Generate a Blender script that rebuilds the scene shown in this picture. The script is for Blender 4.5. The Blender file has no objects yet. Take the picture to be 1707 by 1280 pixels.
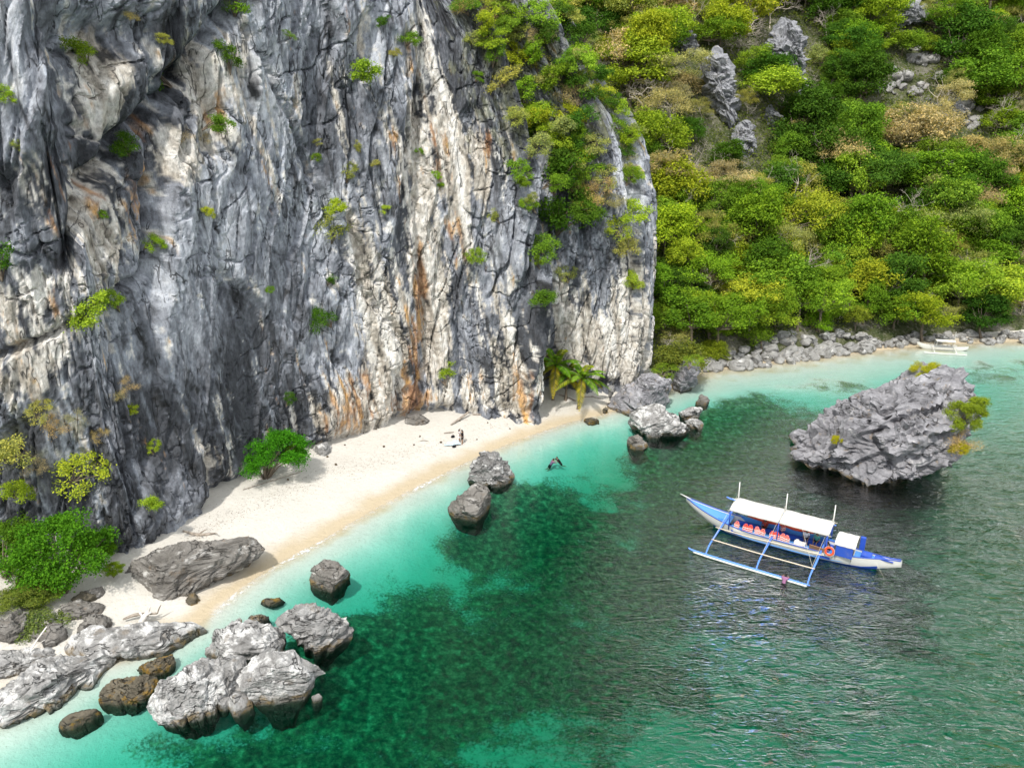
import bpy, bmesh, math, random
import numpy as np
from mathutils import Vector, Matrix, Euler
from mathutils.bvhtree import BVHTree

# ------------------------------------------------------------------ scene, camera, light
SC = bpy.context.scene
COL = SC.collection
CAM_H = 36.0
PITCH = math.radians(20.0)
FPX = 1314.0                      # focal length in pixels of the 1707 wide photograph
PW, PH = 1707.0, 1280.0

cam_d = bpy.data.cameras.new('camera')
cam_d.sensor_width = 36.0
cam_d.lens = 36.0 * FPX / PW
cam_d.clip_start = 0.5
cam_d.clip_end = 3000.0
cam = bpy.data.objects.new('camera', cam_d)
cam.location = (0, 0, CAM_H)
cam.rotation_euler = (math.radians(90) - PITCH, 0, 0)
COL.objects.link(cam)
SC.camera = cam

SUN_DIR = Vector((-0.20, -0.54, 0.82)).normalized()      # towards the sun
sun_el = math.asin(SUN_DIR.z)
sun_az = math.atan2(SUN_DIR.x, SUN_DIR.y)
world = bpy.data.worlds.new('World')
SC.world = world
world.use_nodes = True
wn = world.node_tree.nodes
wl = world.node_tree.links
wn.clear()
w_out = wn.new('ShaderNodeOutputWorld')
w_bg = wn.new('ShaderNodeBackground')
w_sky = wn.new('ShaderNodeTexSky')
w_sky.sky_type = 'NISHITA'
w_sky.sun_disc = False
w_sky.sun_elevation = sun_el
w_sky.sun_rotation = sun_az
w_sky.dust_density = 3.0
w_sky.air_density = 1.0
# thin broken cloud over the whole sky
w_tc = wn.new('ShaderNodeTexCoord')
w_nz = wn.new('ShaderNodeTexNoise')
w_nz.inputs['Scale'].default_value = 3.2
w_nz.inputs['Detail'].default_value = 6
w_rp = wn.new('ShaderNodeValToRGB')
w_rp.color_ramp.elements[0].position = 0.34
w_rp.color_ramp.elements[0].color = (0.72, 0.72, 0.72, 1)
w_rp.color_ramp.elements[1].position = 0.62
w_rp.color_ramp.elements[1].color = (1, 1, 1, 1)
w_mx = wn.new('ShaderNodeMix')
w_mx.data_type = 'RGBA'
w_mx.inputs['B'].default_value = (11.6, 12.0, 12.3, 1)
w_bg.inputs['Strength'].default_value = 0.108
wl.new(w_tc.outputs['Generated'], w_nz.inputs['Vector'])
wl.new(w_nz.outputs['Fac'], w_rp.inputs['Fac'])
wl.new(w_rp.outputs['Color'], w_mx.inputs['Factor'])
wl.new(w_sky.outputs['Color'], w_mx.inputs['A'])
wl.new(w_mx.outputs['Result'], w_bg.inputs['Color'])
wl.new(w_bg.outputs['Background'], w_out.inputs['Surface'])

sun_d = bpy.data.lights.new('sun', 'SUN')
sun_d.energy = 3.3
sun_d.angle = math.radians(2.0)
sun_d.color = (1.0, 0.955, 0.88)
sun = bpy.data.objects.new('sun', sun_d)
sun.rotation_euler = (-SUN_DIR).to_track_quat('-Z', 'Y').to_euler()
sun.location = (-40, -60, 120)
COL.objects.link(sun)

SC.render.engine = 'CYCLES'
SC.view_settings.view_transform = 'Standard'
SC.view_settings.look = 'None'
SC.view_settings.gamma = 1.0
SC.view_settings.exposure = 0.33
SC.view_settings.use_curve_mapping = False
SC.cycles.use_denoising = True
SC.cycles.use_adaptive_sampling = True
SC.cycles.adaptive_threshold = 0.02
SC.cycles.max_bounces = 6
SC.cycles.diffuse_bounces = 3
SC.cycles.glossy_bounces = 2
SC.cycles.transmission_bounces = 4
SC.cycles.transparent_max_bounces = 8
SC.cycles.volume_bounces = 0
SC.cycles.caustics_reflective = False
SC.cycles.caustics_refractive = False

# ------------------------------------------------------------------ photo pixel <-> place
CP, SP = math.cos(PITCH), math.sin(PITCH)

def ray(u, v):
    x = (u - PW / 2) / FPX
    y = (PH / 2 - v) / FPX
    return Vector((x, CP + y * SP, -SP + y * CP))

def P(u, v, z=0.0):
    """the point at height z seen at photo pixel u, v"""
    d = ray(u, v)
    t = (z - CAM_H) / d.z
    return Vector((d.x * t, d.y * t, z))

def PY(u, v, y):
    """the point at ground distance y seen at photo pixel u, v"""
    d = ray(u, v)
    t = y / d.y
    return Vector((d.x * t, y, CAM_H + d.z * t))

def to_pix(X):
    X = np.asarray(X, dtype=np.float64)
    rz = X[:, 2] - CAM_H
    f = X[:, 1] * CP - rz * SP
    up = X[:, 1] * SP + rz * CP
    f = np.maximum(f, 1e-3)
    return PW / 2 + FPX * X[:, 0] / f, PH / 2 - FPX * up / f

# ------------------------------------------------------------------ noise (numpy)
_rs = np.random.RandomState(7)
_perm = np.concatenate([_rs.permutation(256)] * 3).astype(np.int64)
_g = _rs.normal(size=(256, 3))
_grad = (_g / np.linalg.norm(_g, axis=1)[:, None]).astype(np.float32)
_rnd = _rs.rand(256, 4).astype(np.float32)

def _hash(i, j, k):
    return _perm[_perm[_perm[i & 255] + (j & 255)] + (k & 255)]

def gnoise(p):
    p = np.asarray(p, dtype=np.float32)
    f0 = np.floor(p)
    i = f0.astype(np.int64)
    f = p - f0
    w = f * f * f * (f * (f * 6 - 15) + 10)
    r = np.zeros(len(p), dtype=np.float32)
    for a in (0, 1):
        wx = w[:, 0] if a else 1 - w[:, 0]
        for b in (0, 1):
            wy = w[:, 1] if b else 1 - w[:, 1]
            for c in (0, 1):
                wz = w[:, 2] if c else 1 - w[:, 2]
                g = _grad[_hash(i[:, 0] + a, i[:, 1] + b, i[:, 2] + c)]
                d = g[:, 0] * (f[:, 0] - a) + g[:, 1] * (f[:, 1] - b) + g[:, 2] * (f[:, 2] - c)
                r += wx * wy * wz * d
    return r * 1.6

def fbm(p, octv=4, gain=0.5, lac=2.03):
    p = np.asarray(p, dtype=np.float32)
    s = np.zeros(len(p), dtype=np.float32)
    a, t = 1.0, 0.0
    for o in range(octv):
        s += a * gnoise(p + 17.3 * o)
        t += a
        a *= gain
        p = p * lac
    return s / t

def ridged(p, octv=4, gain=0.5, lac=2.03):
    p = np.asarray(p, dtype=np.float32)
    s = np.zeros(len(p), dtype=np.float32)
    a, t = 1.0, 0.0
    for o in range(octv):
        s += a * (1 - np.minimum(1, 2 * np.abs(gnoise(p + 31.7 * o))))
        t += a
        a *= gain
        p = p * lac
    return s / t

def worley(p, second=False):
    """F1, F2, four random numbers of the nearest cell, vector to its point"""
    p = np.asarray(p, dtype=np.float32)
    i = np.floor(p).astype(np.int64)
    n = len(p)
    f1 = np.full(n, 9.0, np.float32)
    f2 = np.full(n, 9.0, np.float32)
    cid = np.zeros(n, np.int64)
    cid2 = np.zeros(n, np.int64)
    vec = np.zeros((n, 3), np.float32)
    for a in (-1, 0, 1):
        for b in (-1, 0, 1):
            for c in (-1, 0, 1):
                q = i + np.array([a, b, c])
                h = _hash(q[:, 0], q[:, 1], q[:, 2])
                v = q.astype(np.float32) + _rnd[h, :3] - p
                d = np.sqrt((v * v).sum(1))
                m = d < f1
                m2 = (~m) & (d < f2)
                cid2 = np.where(m, cid, np.where(m2, h, cid2))
                f2 = np.where(m, f1, np.minimum(f2, d))
                cid = np.where(m, h, cid)
                vec[m] = v[m]
                f1 = np.where(m, d, f1)
    if second:
        return f1, f2, _rnd[(cid * 7 + 13) & 255], vec, _rnd[(cid2 * 7 + 13) & 255]
    return f1, f2, _rnd[(cid * 7 + 13) & 255], vec

def sstep(x, a, b):
    t = np.clip((x - a) / (b - a), 0, 1)
    return t * t * (3 - 2 * t)

# ------------------------------------------------------------------ mesh helpers
def np_mesh(name, verts, faces, smooth=True):
    """verts (N,3), faces (M,3) or (M,4) integer array"""
    verts = np.asarray(verts, dtype=np.float32)
    faces = np.asarray(faces, dtype=np.int32)
    me = bpy.data.meshes.new(name)
    k = faces.shape[1]
    me.vertices.add(len(verts))
    me.vertices.foreach_set('co', verts.ravel())
    me.loops.add(faces.size)
    me.loops.foreach_set('vertex_index', faces.ravel())
    me.polygons.add(len(faces))
    me.polygons.foreach_set('loop_start', np.arange(0, faces.size, k, dtype=np.int32))
    me.polygons.foreach_set('use_smooth', np.full(len(faces), smooth, dtype=bool))
    me.update(calc_edges=True)
    me.validate()
    return me

def attr(me, name, data, kind='FLOAT'):
    a = me.attributes.new(name, kind, 'POINT')
    data = np.asarray(data, dtype=np.float32)
    a.data.foreach_set('value' if kind == 'FLOAT' else 'vector', data.ravel())

def grid_faces(nr, nc):
    i = np.arange(nr * nc).reshape(nr, nc)
    return np.stack([i[:-1, :-1].ravel(), i[:-1, 1:].ravel(), i[1:, 1:].ravel(), i[1:, :-1].ravel()], 1)

def link(name, me, mat=None, parent=None, loc=None):
    o = bpy.data.objects.new(name, me)
    COL.objects.link(o)
    if mat is not None and me is not None and len(me.materials) == 0:
        me.materials.append(mat)
    if parent is not None:
        o.parent = parent
    if loc is not None:
        o.location = loc
    return o

def tag(o, label=None, cat=None, group=None, kind=None):
    if label:
        o['label'] = label
    if cat:
        o['category'] = cat
    if group:
        o['group'] = group
    if kind:
        o['kind'] = kind
    return o

def thing(name, label, cat, loc=(0, 0, 0), rz=0.0, group=None):
    o = bpy.data.objects.new(name, None)
    o.empty_display_size = 0.3
    COL.objects.link(o)
    o.location = loc
    o.rotation_euler = (0, 0, rz)
    return tag(o, label, cat, group)

# ------------------------------------------------------------------ node helpers
class NT:
    def __init__(self, name):
        self.m = bpy.data.materials.new(name)
        self.m.use_nodes = True
        self.t = self.m.node_tree
        self.t.nodes.clear()
        self.out = self.n('ShaderNodeOutputMaterial')

    def n(self, typ, **kw):
        x = self.t.nodes.new(typ)
        for k, v in kw.items():
            setattr(x, k, v)
        return x

    def l(self, a, b):
        self.t.links.new(a, b)

    def val(self, sock, v):
        if hasattr(v, 'is_linked'):
            self.l(v, sock)
        else:
            sock.default_value = v

    def attr(self, name):
        return self.n('ShaderNodeAttribute', attribute_name=name)

    def noise(self, vec, scale, detail=4, rough=0.55, dist=0.0, out='Fac'):
        x = self.n('ShaderNodeTexNoise')
        if vec is not None:
            self.l(vec, x.inputs['Vector'])
        self.val(x.inputs['Scale'], scale)
        x.inputs['Detail'].default_value = detail
        x.inputs['Roughness'].default_value = rough
        x.inputs['Distortion'].default_value = dist
        return x.outputs[out]

    def voro(self, vec, scale, feature='F1', out='Distance'):
        x = self.n('ShaderNodeTexVoronoi', feature=feature)
        self.l(vec, x.inputs['Vector'])
        x.inputs['Scale'].default_value = scale
        return x.outputs[out]

    def mapv(self, vec, scale=(1, 1, 1), loc=(0, 0, 0), rot=(0, 0, 0)):
        x = self.n('ShaderNodeMapping')
        self.l(vec, x.inputs['Vector'])
        x.inputs['Scale'].default_value = scale
        x.inputs['Location'].default_value = loc
        x.inputs['Rotation'].default_value = rot
        return x.outputs['Vector']

    def ramp(self, fac, stops):
        x = self.n('ShaderNodeValToRGB')
        self.l(fac, x.inputs['Fac'])
        e = x.color_ramp.elements
        while len(e) > 1:
            e.remove(e[-1])
        for i, (p, c) in enumerate(stops):
            if i:
                e.new(p)
            e[i].position = p
            if not hasattr(c, '__len__'):
                c = (c, c, c)
            e[i].color = (*c, 1)
        return x.outputs['Color']

    def mth(self, op, a, b=0.0, clamp=False):
        x = self.n('ShaderNodeMath', operation=op, use_clamp=clamp)
        self.val(x.inputs[0], a)
        self.val(x.inputs[1], b)
        return x.outputs[0]

    def rng(self, v, a, b, c=0.0, d=1.0, smooth=True):
        x = self.n('ShaderNodeMapRange')
        if smooth:
            x.interpolation_type = 'SMOOTHSTEP'
        self.l(v, x.inputs['Value'])
        for k, q in zip(('From Min', 'From Max', 'To Min', 'To Max'), (a, b, c, d)):
            x.inputs[k].default_value = q
        return x.outputs['Result']

    def mix(self, fac, a, b, blend='MIX'):
        x = self.n('ShaderNodeMix', data_type='RGBA', blend_type=blend)
        self.val(x.inputs['Factor'], fac)
        for k, q in (('A', a), ('B', b)):
            if hasattr(q, 'is_linked'):
                self.l(q, x.inputs[k])
            else:
                x.inputs[k].default_value = (*q, 1) if len(q) == 3 else q
        return x.outputs['Result']

    def bump(self, h, strength=0.5, dist=0.1, normal=None):
        x = self.n('ShaderNodeBump')
        self.l(h, x.inputs['Height'])
        self.val(x.inputs['Strength'], strength)
        x.inputs['Distance'].default_value = dist
        if normal is not None:
            self.l(normal, x.inputs['Normal'])
        return x.outputs['Normal']

    def principled(self, color, rough=0.9, normal=None, spec=0.3, metal=0.0):
        b = self.n('ShaderNodeBsdfPrincipled')
        self.val(b.inputs['Base Color'], (*color, 1) if isinstance(color, tuple) else color)
        self.val(b.inputs['Roughness'], rough)
        b.inputs['Specular IOR Level'].default_value = spec
        b.inputs['Metallic'].default_value = metal
        if normal is not None:
            self.l(normal, b.inputs['Normal'])
        return b

    def done(self, shader):
        self.l(shader.outputs[0], self.out.inputs['Surface'])
        return self.m

# ------------------------------------------------------------------ shoreline, sea floor, beach
SHORE_PX = [(-900, 1500), (-300, 1320), (0, 1190), (140, 1118), (260, 1075), (330, 1040), (395, 985), (450, 945), (530, 903),
            (620, 850), (700, 808), (790, 763), (870, 730), (950, 703), (1010, 690), (1060, 672), (1110, 652),
            (1150, 634), (1172, 619), (1230, 612), (1300, 603), (1400, 592), (1500, 580), (1600, 573), (1707, 569),
            (2000, 560), (2600, 545)]
SHORE = np.array([P(u, v)[:2] for u, v in SHORE_PX])

def shore_dist(xy):
    """distance to the waterline, positive on the sea side"""
    best = np.full(len(xy), 1e9)
    sgn = np.ones(len(xy))
    for a, b in zip(SHORE[:-1], SHORE[1:]):
        ab = b - a
        t = np.clip(((xy - a) @ ab) / (ab @ ab), 0, 1)
        d = xy - (a + t[:, None] * ab)
        L = np.hypot(d[:, 0], d[:, 1])
        cr = ab[0] * (xy[:, 1] - a[1]) - ab[1] * (xy[:, 0] - a[0])
        m = L < best - 1e-9
        sgn = np.where(m, np.where(cr > 0, -1.0, 1.0), sgn)
        best = np.where(m, L, best)
    return best * sgn

def ground_z(xy):
    xy = np.asarray(xy, dtype=np.float64)
    sd = shore_dist(xy)
    p3 = np.column_stack([xy, np.zeros(len(xy))])
    sd = sd + 0.9 * fbm(p3 * 0.14, 3) * sstep(np.abs(sd), 0.3, 4.0)
    far = sstep(xy[:, 0] * 0.5 + xy[:, 1], 96, 118)              # the bay behind is shallower
    e = np.maximum(sd, 0) * (1 - 0.72 * far)
    e = e * (1 + 0.30 * fbm(p3 * 0.05 + 4, 2))
    depth = np.interp(e, [0, 2.5, 5, 8, 12, 20, 45, 90, 400], [0, 0.30, 1.0, 2.2, 3.2, 4.2, 4.8, 6.0, 14.0])
    bk_ = np.exp(-(((xy[:, 0] - 22) / 16) ** 2 + ((xy[:, 1] - 40) / 12) ** 2))
    depth = depth * (1 - 0.12 * bk_)
    land = np.interp(np.maximum(-sd, 0), [0, 3, 7, 14, 60], [0, 0.38, 1.15, 2.0, 2.6])
    z = np.where(sd > 0, -depth, land)
    z = z + 0.05 * fbm(p3 * 0.6, 3) * sstep(-sd, 0.5, 3)
    reef = fbm(p3 * 0.11 + 9, 4) * 0.9 + 0.35 * fbm(p3 * 0.55 + 3, 3)
    return z, sd, reef

def spaced(lo, hi, step, far_lo, far_hi):
    a = list(np.arange(lo, hi + 1e-6, step))
    s, x, pre = step, lo, []
    while x > far_lo:
        s *= 1.35
        x -= s
        pre.append(max(x, far_lo))
    s, x, post = step, a[-1], []
    while x < far_hi:
        s *= 1.35
        x += s
        post.append(min(x, far_hi))
    return np.array(pre[::-1] + a + post)

gx = spaced(-44, 104, 0.34, -900, 1100)
gy = spaced(30, 132, 0.34, -700, 1500)
GX, GY = np.meshgrid(gx, gy)
gxy = np.column_stack([GX.ravel(), GY.ravel()])
gz, gsd, greef = ground_z(gxy)
gu, gv = to_pix(np.column_stack([gxy, np.zeros(len(gxy))]))

def blob(u, v, cu, cv, ru, rv, ang=0.0):
    c, s = math.cos(math.radians(ang)), math.sin(math.radians(ang))
    du, dv = u - cu, v - cv
    a = (du * c + dv * s) / ru
    b = (-du * s + dv * c) / rv
    return np.exp(-(a * a + b * b))

# where weed and coral grow on the sand (they are dark), from the photograph
reef_w = -0.50 + 0.80 * sstep(gsd, 2.5, 9) - 0.45 * sstep(gxy[:, 0] * 0.5 + gxy[:, 1], 96, 118)
front = gxy[:, 1] > 0
for cu, cv, ru, rv, k in [(890, 820, 60, 30, 0.9), (780, 880, 90, 22, 0.5), (620, 1040, 70, 45, 0.8), (560, 1130, 90, 60, 0.7),
                          (420, 1220, 160, 30, 0.6), (700, 1080, 170, 60, 0.35), (900, 1000, 150, 70, 0.25), (1250, 690, 130, 26, 0.7),
                          (1190, 740, 100, 45, 0.6), (1240, 780, 120, 50, 0.5), (1380, 640, 110, 10, 0.5), (1640, 620, 90, 25, 0.5),
                          (1420, 820, 130, 40, 0.6), (1330, 930, 150, 50, 0.35), (1660, 700, 60, 60, -0.25),
                          (1100, 900, 130, 60, 0.35), (1000, 980, 230, 140, 0.05), (1660, 900, 110, 230, -0.55), (1480, 1230, 330, 120, -0.38), (1180, 1180, 160, 80, -0.15),
                          (620, 975, 70, 18, -0.4), (980, 1240, 120, 50, -0.3), (1250, 1100, 160, 60, -0.1), (1560, 1060, 120, 60, -0.2),
                          (1500, 1230, 220, 60, -0.15), (1640, 760, 80, 30, -0.6), (1640, 1150, 120, 80, -0.1), (1290, 640, 100, 12, -0.5),
                          (950, 730, 80, 18, -0.6), (1010, 800, 40, 12, -0.4), (1230, 1000, 80, 20, -0.2), (60, 1250, 200, 40, -0.9),
                          (1400, 600, 150, 14, -0.6), (700, 870, 60, 20, -0.2)]:
    reef_w += np.where(front, k * blob(gu, gv, cu, cv, ru, rv), 0)
reef_a = sstep(greef * 1.0 + reef_w, -0.35, 0.70) * sstep(gsd, 0.8, 4.5)
gz = np.where(gsd > 0, gz + np.minimum(0.45 * reef_a * (0.55 + 0.9 * np.abs(fbm(np.column_stack([gxy * 0.9, np.zeros(len(gxy))]), 3))), 0.5 * np.maximum(-gz, 0)), gz)
gfaces = grid_faces(len(gy), len(gx))
gverts = np.column_stack([gxy, gz])

def sand_material():
    t = NT('sand')
    geo = t.n('ShaderNodeNewGeometry')
    pos = geo.outputs['Position']
    sep = t.n('ShaderNodeSeparateXYZ')
    t.l(pos, sep.inputs[0])
    n1 = t.noise(pos, 0.35, 5)
    n2 = t.noise(pos, 6.0, 4)
    dry = t.mix(n1, (0.50, 0.475, 0.43), (0.61, 0.585, 0.54))
    dry = t.mix(t.rng(n2, 0.58, 0.72, 0, 0.6), dry, (0.36, 0.32, 0.26))
    wet = (0.48, 0.40, 0.28)
    h = t.mth('ADD', sep.outputs['Z'], t.mth('MULTIPLY', t.mth('SUBTRACT', n1, 0.5), 0.35))
    wetf = t.mth('MULTIPLY', t.rng(h, 0.06, 0.38, 1, 0), t.rng(h, -0.16, 0.0, 0.0, 1))
    sand = t.mix(wetf, dry, wet)
    rf = t.attr('reef').outputs['Fac']
    c1 = t.noise(pos, 1.7, 6, 0.68)
    c2 = t.noise(pos, 5.0, 4, 0.6)
    weed = t.ramp(c1, [(0.34, (0.010, 0.013, 0.009)), (0.46, (0.045, 0.070, 0.036)), (0.58, (0.15, 0.18, 0.095)), (0.72, (0.42, 0.43, 0.28))])
    e = t.mth('ADD', rf, t.mth('MULTIPLY', t.mth('SUBTRACT', t.mth('ADD', t.mth('MULTIPLY', c2, 0.5), t.mth('MULTIPLY', c1, 0.5)), 0.5), 2.2))
    col = t.mix(t.rng(e, 0.22, 0.78, 0, 0.96), sand, weed)
    rough = t.mth('SUBTRACT', 0.95, t.mth('MULTIPLY', wetf, 0.5))
    nb = t.bump(t.mth('ADD', t.noise(pos, 2.2, 6, 0.6), t.mth('MULTIPLY', t.noise(pos, 14, 3), 0.25)), 0.7, 0.20)
    return t.done(t.principled(col, rough, nb, 0.25))

M_SAND = sand_material()
fz = gz[gfaces].mean(1)
for nm, sel in (('beach', fz > -0.12), ('seabed', fz <= -0.12)):
    f = gfaces[sel]
    used, inv = np.unique(f, return_inverse=True)
    me = np_mesh(nm, gverts[used], inv.reshape(-1, 4))
    attr(me, 'reef', reef_a[used])
    tag(link(nm, me, M_SAND), kind='structure')

# ------------------------------------------------------------------ the sea: a closed body of water with real waves
def water_material():
    t = NT('sea_water')
    geo = t.n('ShaderNodeNewGeometry')
    pos = geo.outputs['Position']
    chop = t.attr('chop').outputs['Fac']
    v1 = t.mapv(pos, (0.42, 1.05, 1), rot=(0, 0, math.radians(-20)))
    v2 = t.mapv(pos, (1.1, 2.3, 1), rot=(0, 0, math.radians(-38)))
    v3 = t.mapv(pos, (3.2, 6.2, 1), rot=(0, 0, math.radians(5)))
    n1 = t.noise(v1, 1.0, 3, 0.55, 0.5)
    ridge = t.mth('SUBTRACT', 1.0, t.mth('ABSOLUTE', t.mth('SUBTRACT', t.mth('MULTIPLY', n1, 2.0), 1.0)))
    n2 = t.noise(v2, 1.0, 3, 0.55, 0.5)
    ridge2 = t.mth('SUBTRACT', 1.0, t.mth('ABSOLUTE', t.mth('SUBTRACT', t.mth('MULTIPLY', n2, 2.0), 1.0)))
    h = t.mth('ADD', t.mth('MULTIPLY', ridge, 0.55), t.mth('MULTIPLY', ridge2, 0.24))
    h = t.mth('ADD', h, t.mth('MULTIPLY', t.noise(v3, 1.0, 2, 0.5), 0.13))
    nb = t.bump(h, chop, 0.60)
    fr = t.n('ShaderNodeFresnel')
    fr.inputs['IOR'].default_value = 1.34
    t.l(nb, fr.inputs['Normal'])
    gl = t.n('ShaderNodeBsdfGlossy')
    gl.inputs['Roughness'].default_value = 0.04
    gl.inputs['Color'].default_value = (1, 1, 1, 1)
    t.l(nb, gl.inputs['Normal'])
    tr = t.n('ShaderNodeBsdfTransparent')
    mx = t.n('ShaderNodeMixShader')
    refl = t.mth('MULTIPLY', t.rng(fr.outputs[0], 0.022, 0.165, 0.0, 0.85, False), t.rng(chop, 0.1, 0.8, 0.30, 1.0))
    t.l(refl, mx.inputs[0])
    t.l(tr.outputs[0], mx.inputs[1])
    t.l(gl.outputs[0], mx.inputs[2])
    # foam where small waves run out on the sand
    foam = t.attr('foam').outputs['Fac']
    fm = t.mth('MULTIPLY', foam, t.rng(t.noise(pos, 2.4, 5, 0.7), 0.46, 0.60))
    df = t.n('ShaderNodeBsdfDiffuse')
    df.inputs['Color'].default_value = (0.8, 0.82, 0.82, 1)
    mf = t.n('ShaderNodeMixShader')
    t.l(fm, mf.inputs[0])
    t.l(mx.outputs[0], mf.inputs[1])
    t.l(df.outputs[0], mf.inputs[2])
    t.l(mf.outputs[0], t.out.inputs['Surface'])
    va = t.n('ShaderNodeVolumeAbsorption')
    va.inputs['Color'].default_value = (0.0, 0.80, 0.705, 1)
    va.inputs['Density'].default_value = 0.56
    t.l(va.outputs[0], t.out.inputs['Volume'])
    t.m.cycles.homogeneous_volume = True
    return t.m

wx = spaced(-44, 104, 0.30, -850, 1050)
wy = spaced(30, 130, 0.30, -650, 1450)
WX, WY = np.meshgrid(wx, wy)
wxy = np.column_stack([WX.ravel(), WY.ravel()])
wsd = shore_dist(wxy)
w3 = np.column_stack([wxy, np.zeros(len(wxy))])
chop = np.interp(wsd, [0, 4, 12, 24, 40], [0.05, 0.10, 0.28, 0.75, 1.0])
right = sstep(wxy[:, 0] - 0.28 * wxy[:, 1], -14, 6)
chop = chop * (0.35 + 0.65 * right) * (1 + 0.35 * fbm(w3 * 0.06, 2))
rot = math.radians(-24)
wc = np.column_stack([(wxy[:, 0] * math.cos(rot) - wxy[:, 1] * math.sin(rot)) * 0.30,
                      (wxy[:, 0] * math.sin(rot) + wxy[:, 1] * math.cos(rot)) * 0.62, np.zeros(len(wxy))])
wz = chop * 0.075 * fbm(wc, 3, 0.55)
inner = (wxy[:, 0] > -60) & (wxy[:, 0] < 120) & (wxy[:, 1] > 20) & (wxy[:, 1] < 145)
wz = np.where(inner, wz, 0)
gu2, gv2 = to_pix(w3)
foam = np.exp(-((wsd - 0.30) / 0.30) ** 2) * 0.95 * (0.38 * (gu2 < 1020) * (gu2 > 350) + blob(gu2, gv2, 505, 912, 40, 30) + blob(gu2, gv2, 360, 990, 40, 20) + blob(gu2, gv2, 705, 800, 25, 20))
nr, nc = len(wy), len(wx)
wf = grid_faces(nr, nc)
top = np.column_stack([wxy, wz])
i2 = np.arange(nr * nc).reshape(nr, nc)
loop = np.concatenate([i2[0, :-1], i2[:-1, -1], i2[-1, :0:-1], i2[:0:-1, 0]])
low = top[loop].copy()
low[:, 2] = -60
n0 = len(top)
k = len(loop)
j = np.arange(k)
jn = (j + 1) % k
sides = np.stack([loop[j], n0 + j, n0 + jn, loop[jn]], 1)
cen = n0 + k
bot = np.stack([n0 + jn, n0 + j, np.full(k, cen), np.full(k, cen)], 1)
allv = np.vstack([top, low, [[0, 0, -60]]])
me = bpy.data.meshes.new('sea')
faces4 = np.vstack([wf, sides])
tri = bot[:, :3]
me.vertices.add(len(allv))
me.vertices.foreach_set('co', allv.astype(np.float32).ravel())
me.loops.add(faces4.size + tri.size)
me.loops.foreach_set('vertex_index', np.concatenate([faces4.ravel(), tri.ravel()]).astype(np.int32))
me.polygons.add(len(faces4) + len(tri))
me.polygons.foreach_set('loop_start', np.concatenate([np.arange(len(faces4)) * 4, len(faces4) * 4 + np.arange(len(tri)) * 3]).astype(np.int32))
me.polygons.foreach_set('use_smooth', np.ones(len(faces4) + len(tri), dtype=bool))
me.update(calc_edges=True)
attr(me, 'chop', np.concatenate([chop, np.zeros(k + 1)]))
attr(me, 'foam', np.concatenate([foam, np.zeros(k + 1)]))
tag(link('sea', me, water_material()), kind='structure')

# ------------------------------------------------------------------ rock materials
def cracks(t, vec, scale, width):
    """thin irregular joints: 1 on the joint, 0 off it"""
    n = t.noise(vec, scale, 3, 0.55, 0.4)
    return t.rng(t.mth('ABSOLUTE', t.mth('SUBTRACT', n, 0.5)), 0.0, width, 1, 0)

def cliff_material():
    t = NT('limestone_cliff')
    geo = t.n('ShaderNodeNewGeometry')
    pos = geo.outputs['Position']
    pv = t.mapv(pos, (1, 1, 0.45))
    n1 = t.noise(pv, 2.4, 6, 0.78)
    n0 = t.noise(pos, 0.33, 3, 0.6)
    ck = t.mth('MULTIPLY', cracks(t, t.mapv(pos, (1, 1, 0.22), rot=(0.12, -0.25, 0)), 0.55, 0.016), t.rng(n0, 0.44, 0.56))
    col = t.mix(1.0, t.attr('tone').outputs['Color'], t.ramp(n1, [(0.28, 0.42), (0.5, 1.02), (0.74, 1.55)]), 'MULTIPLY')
    col = t.mix(t.mth('MULTIPLY', ck, 0.75), col, (0.035, 0.035, 0.036))  # shade inside the joints, painted into the cliff colour
    h = t.mth('SUBTRACT', n1, t.mth('MULTIPLY', ck, 0.45))
    return t.done(t.principled(col, 0.92, t.bump(h, 1.0, 0.26), 0.15))

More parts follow.
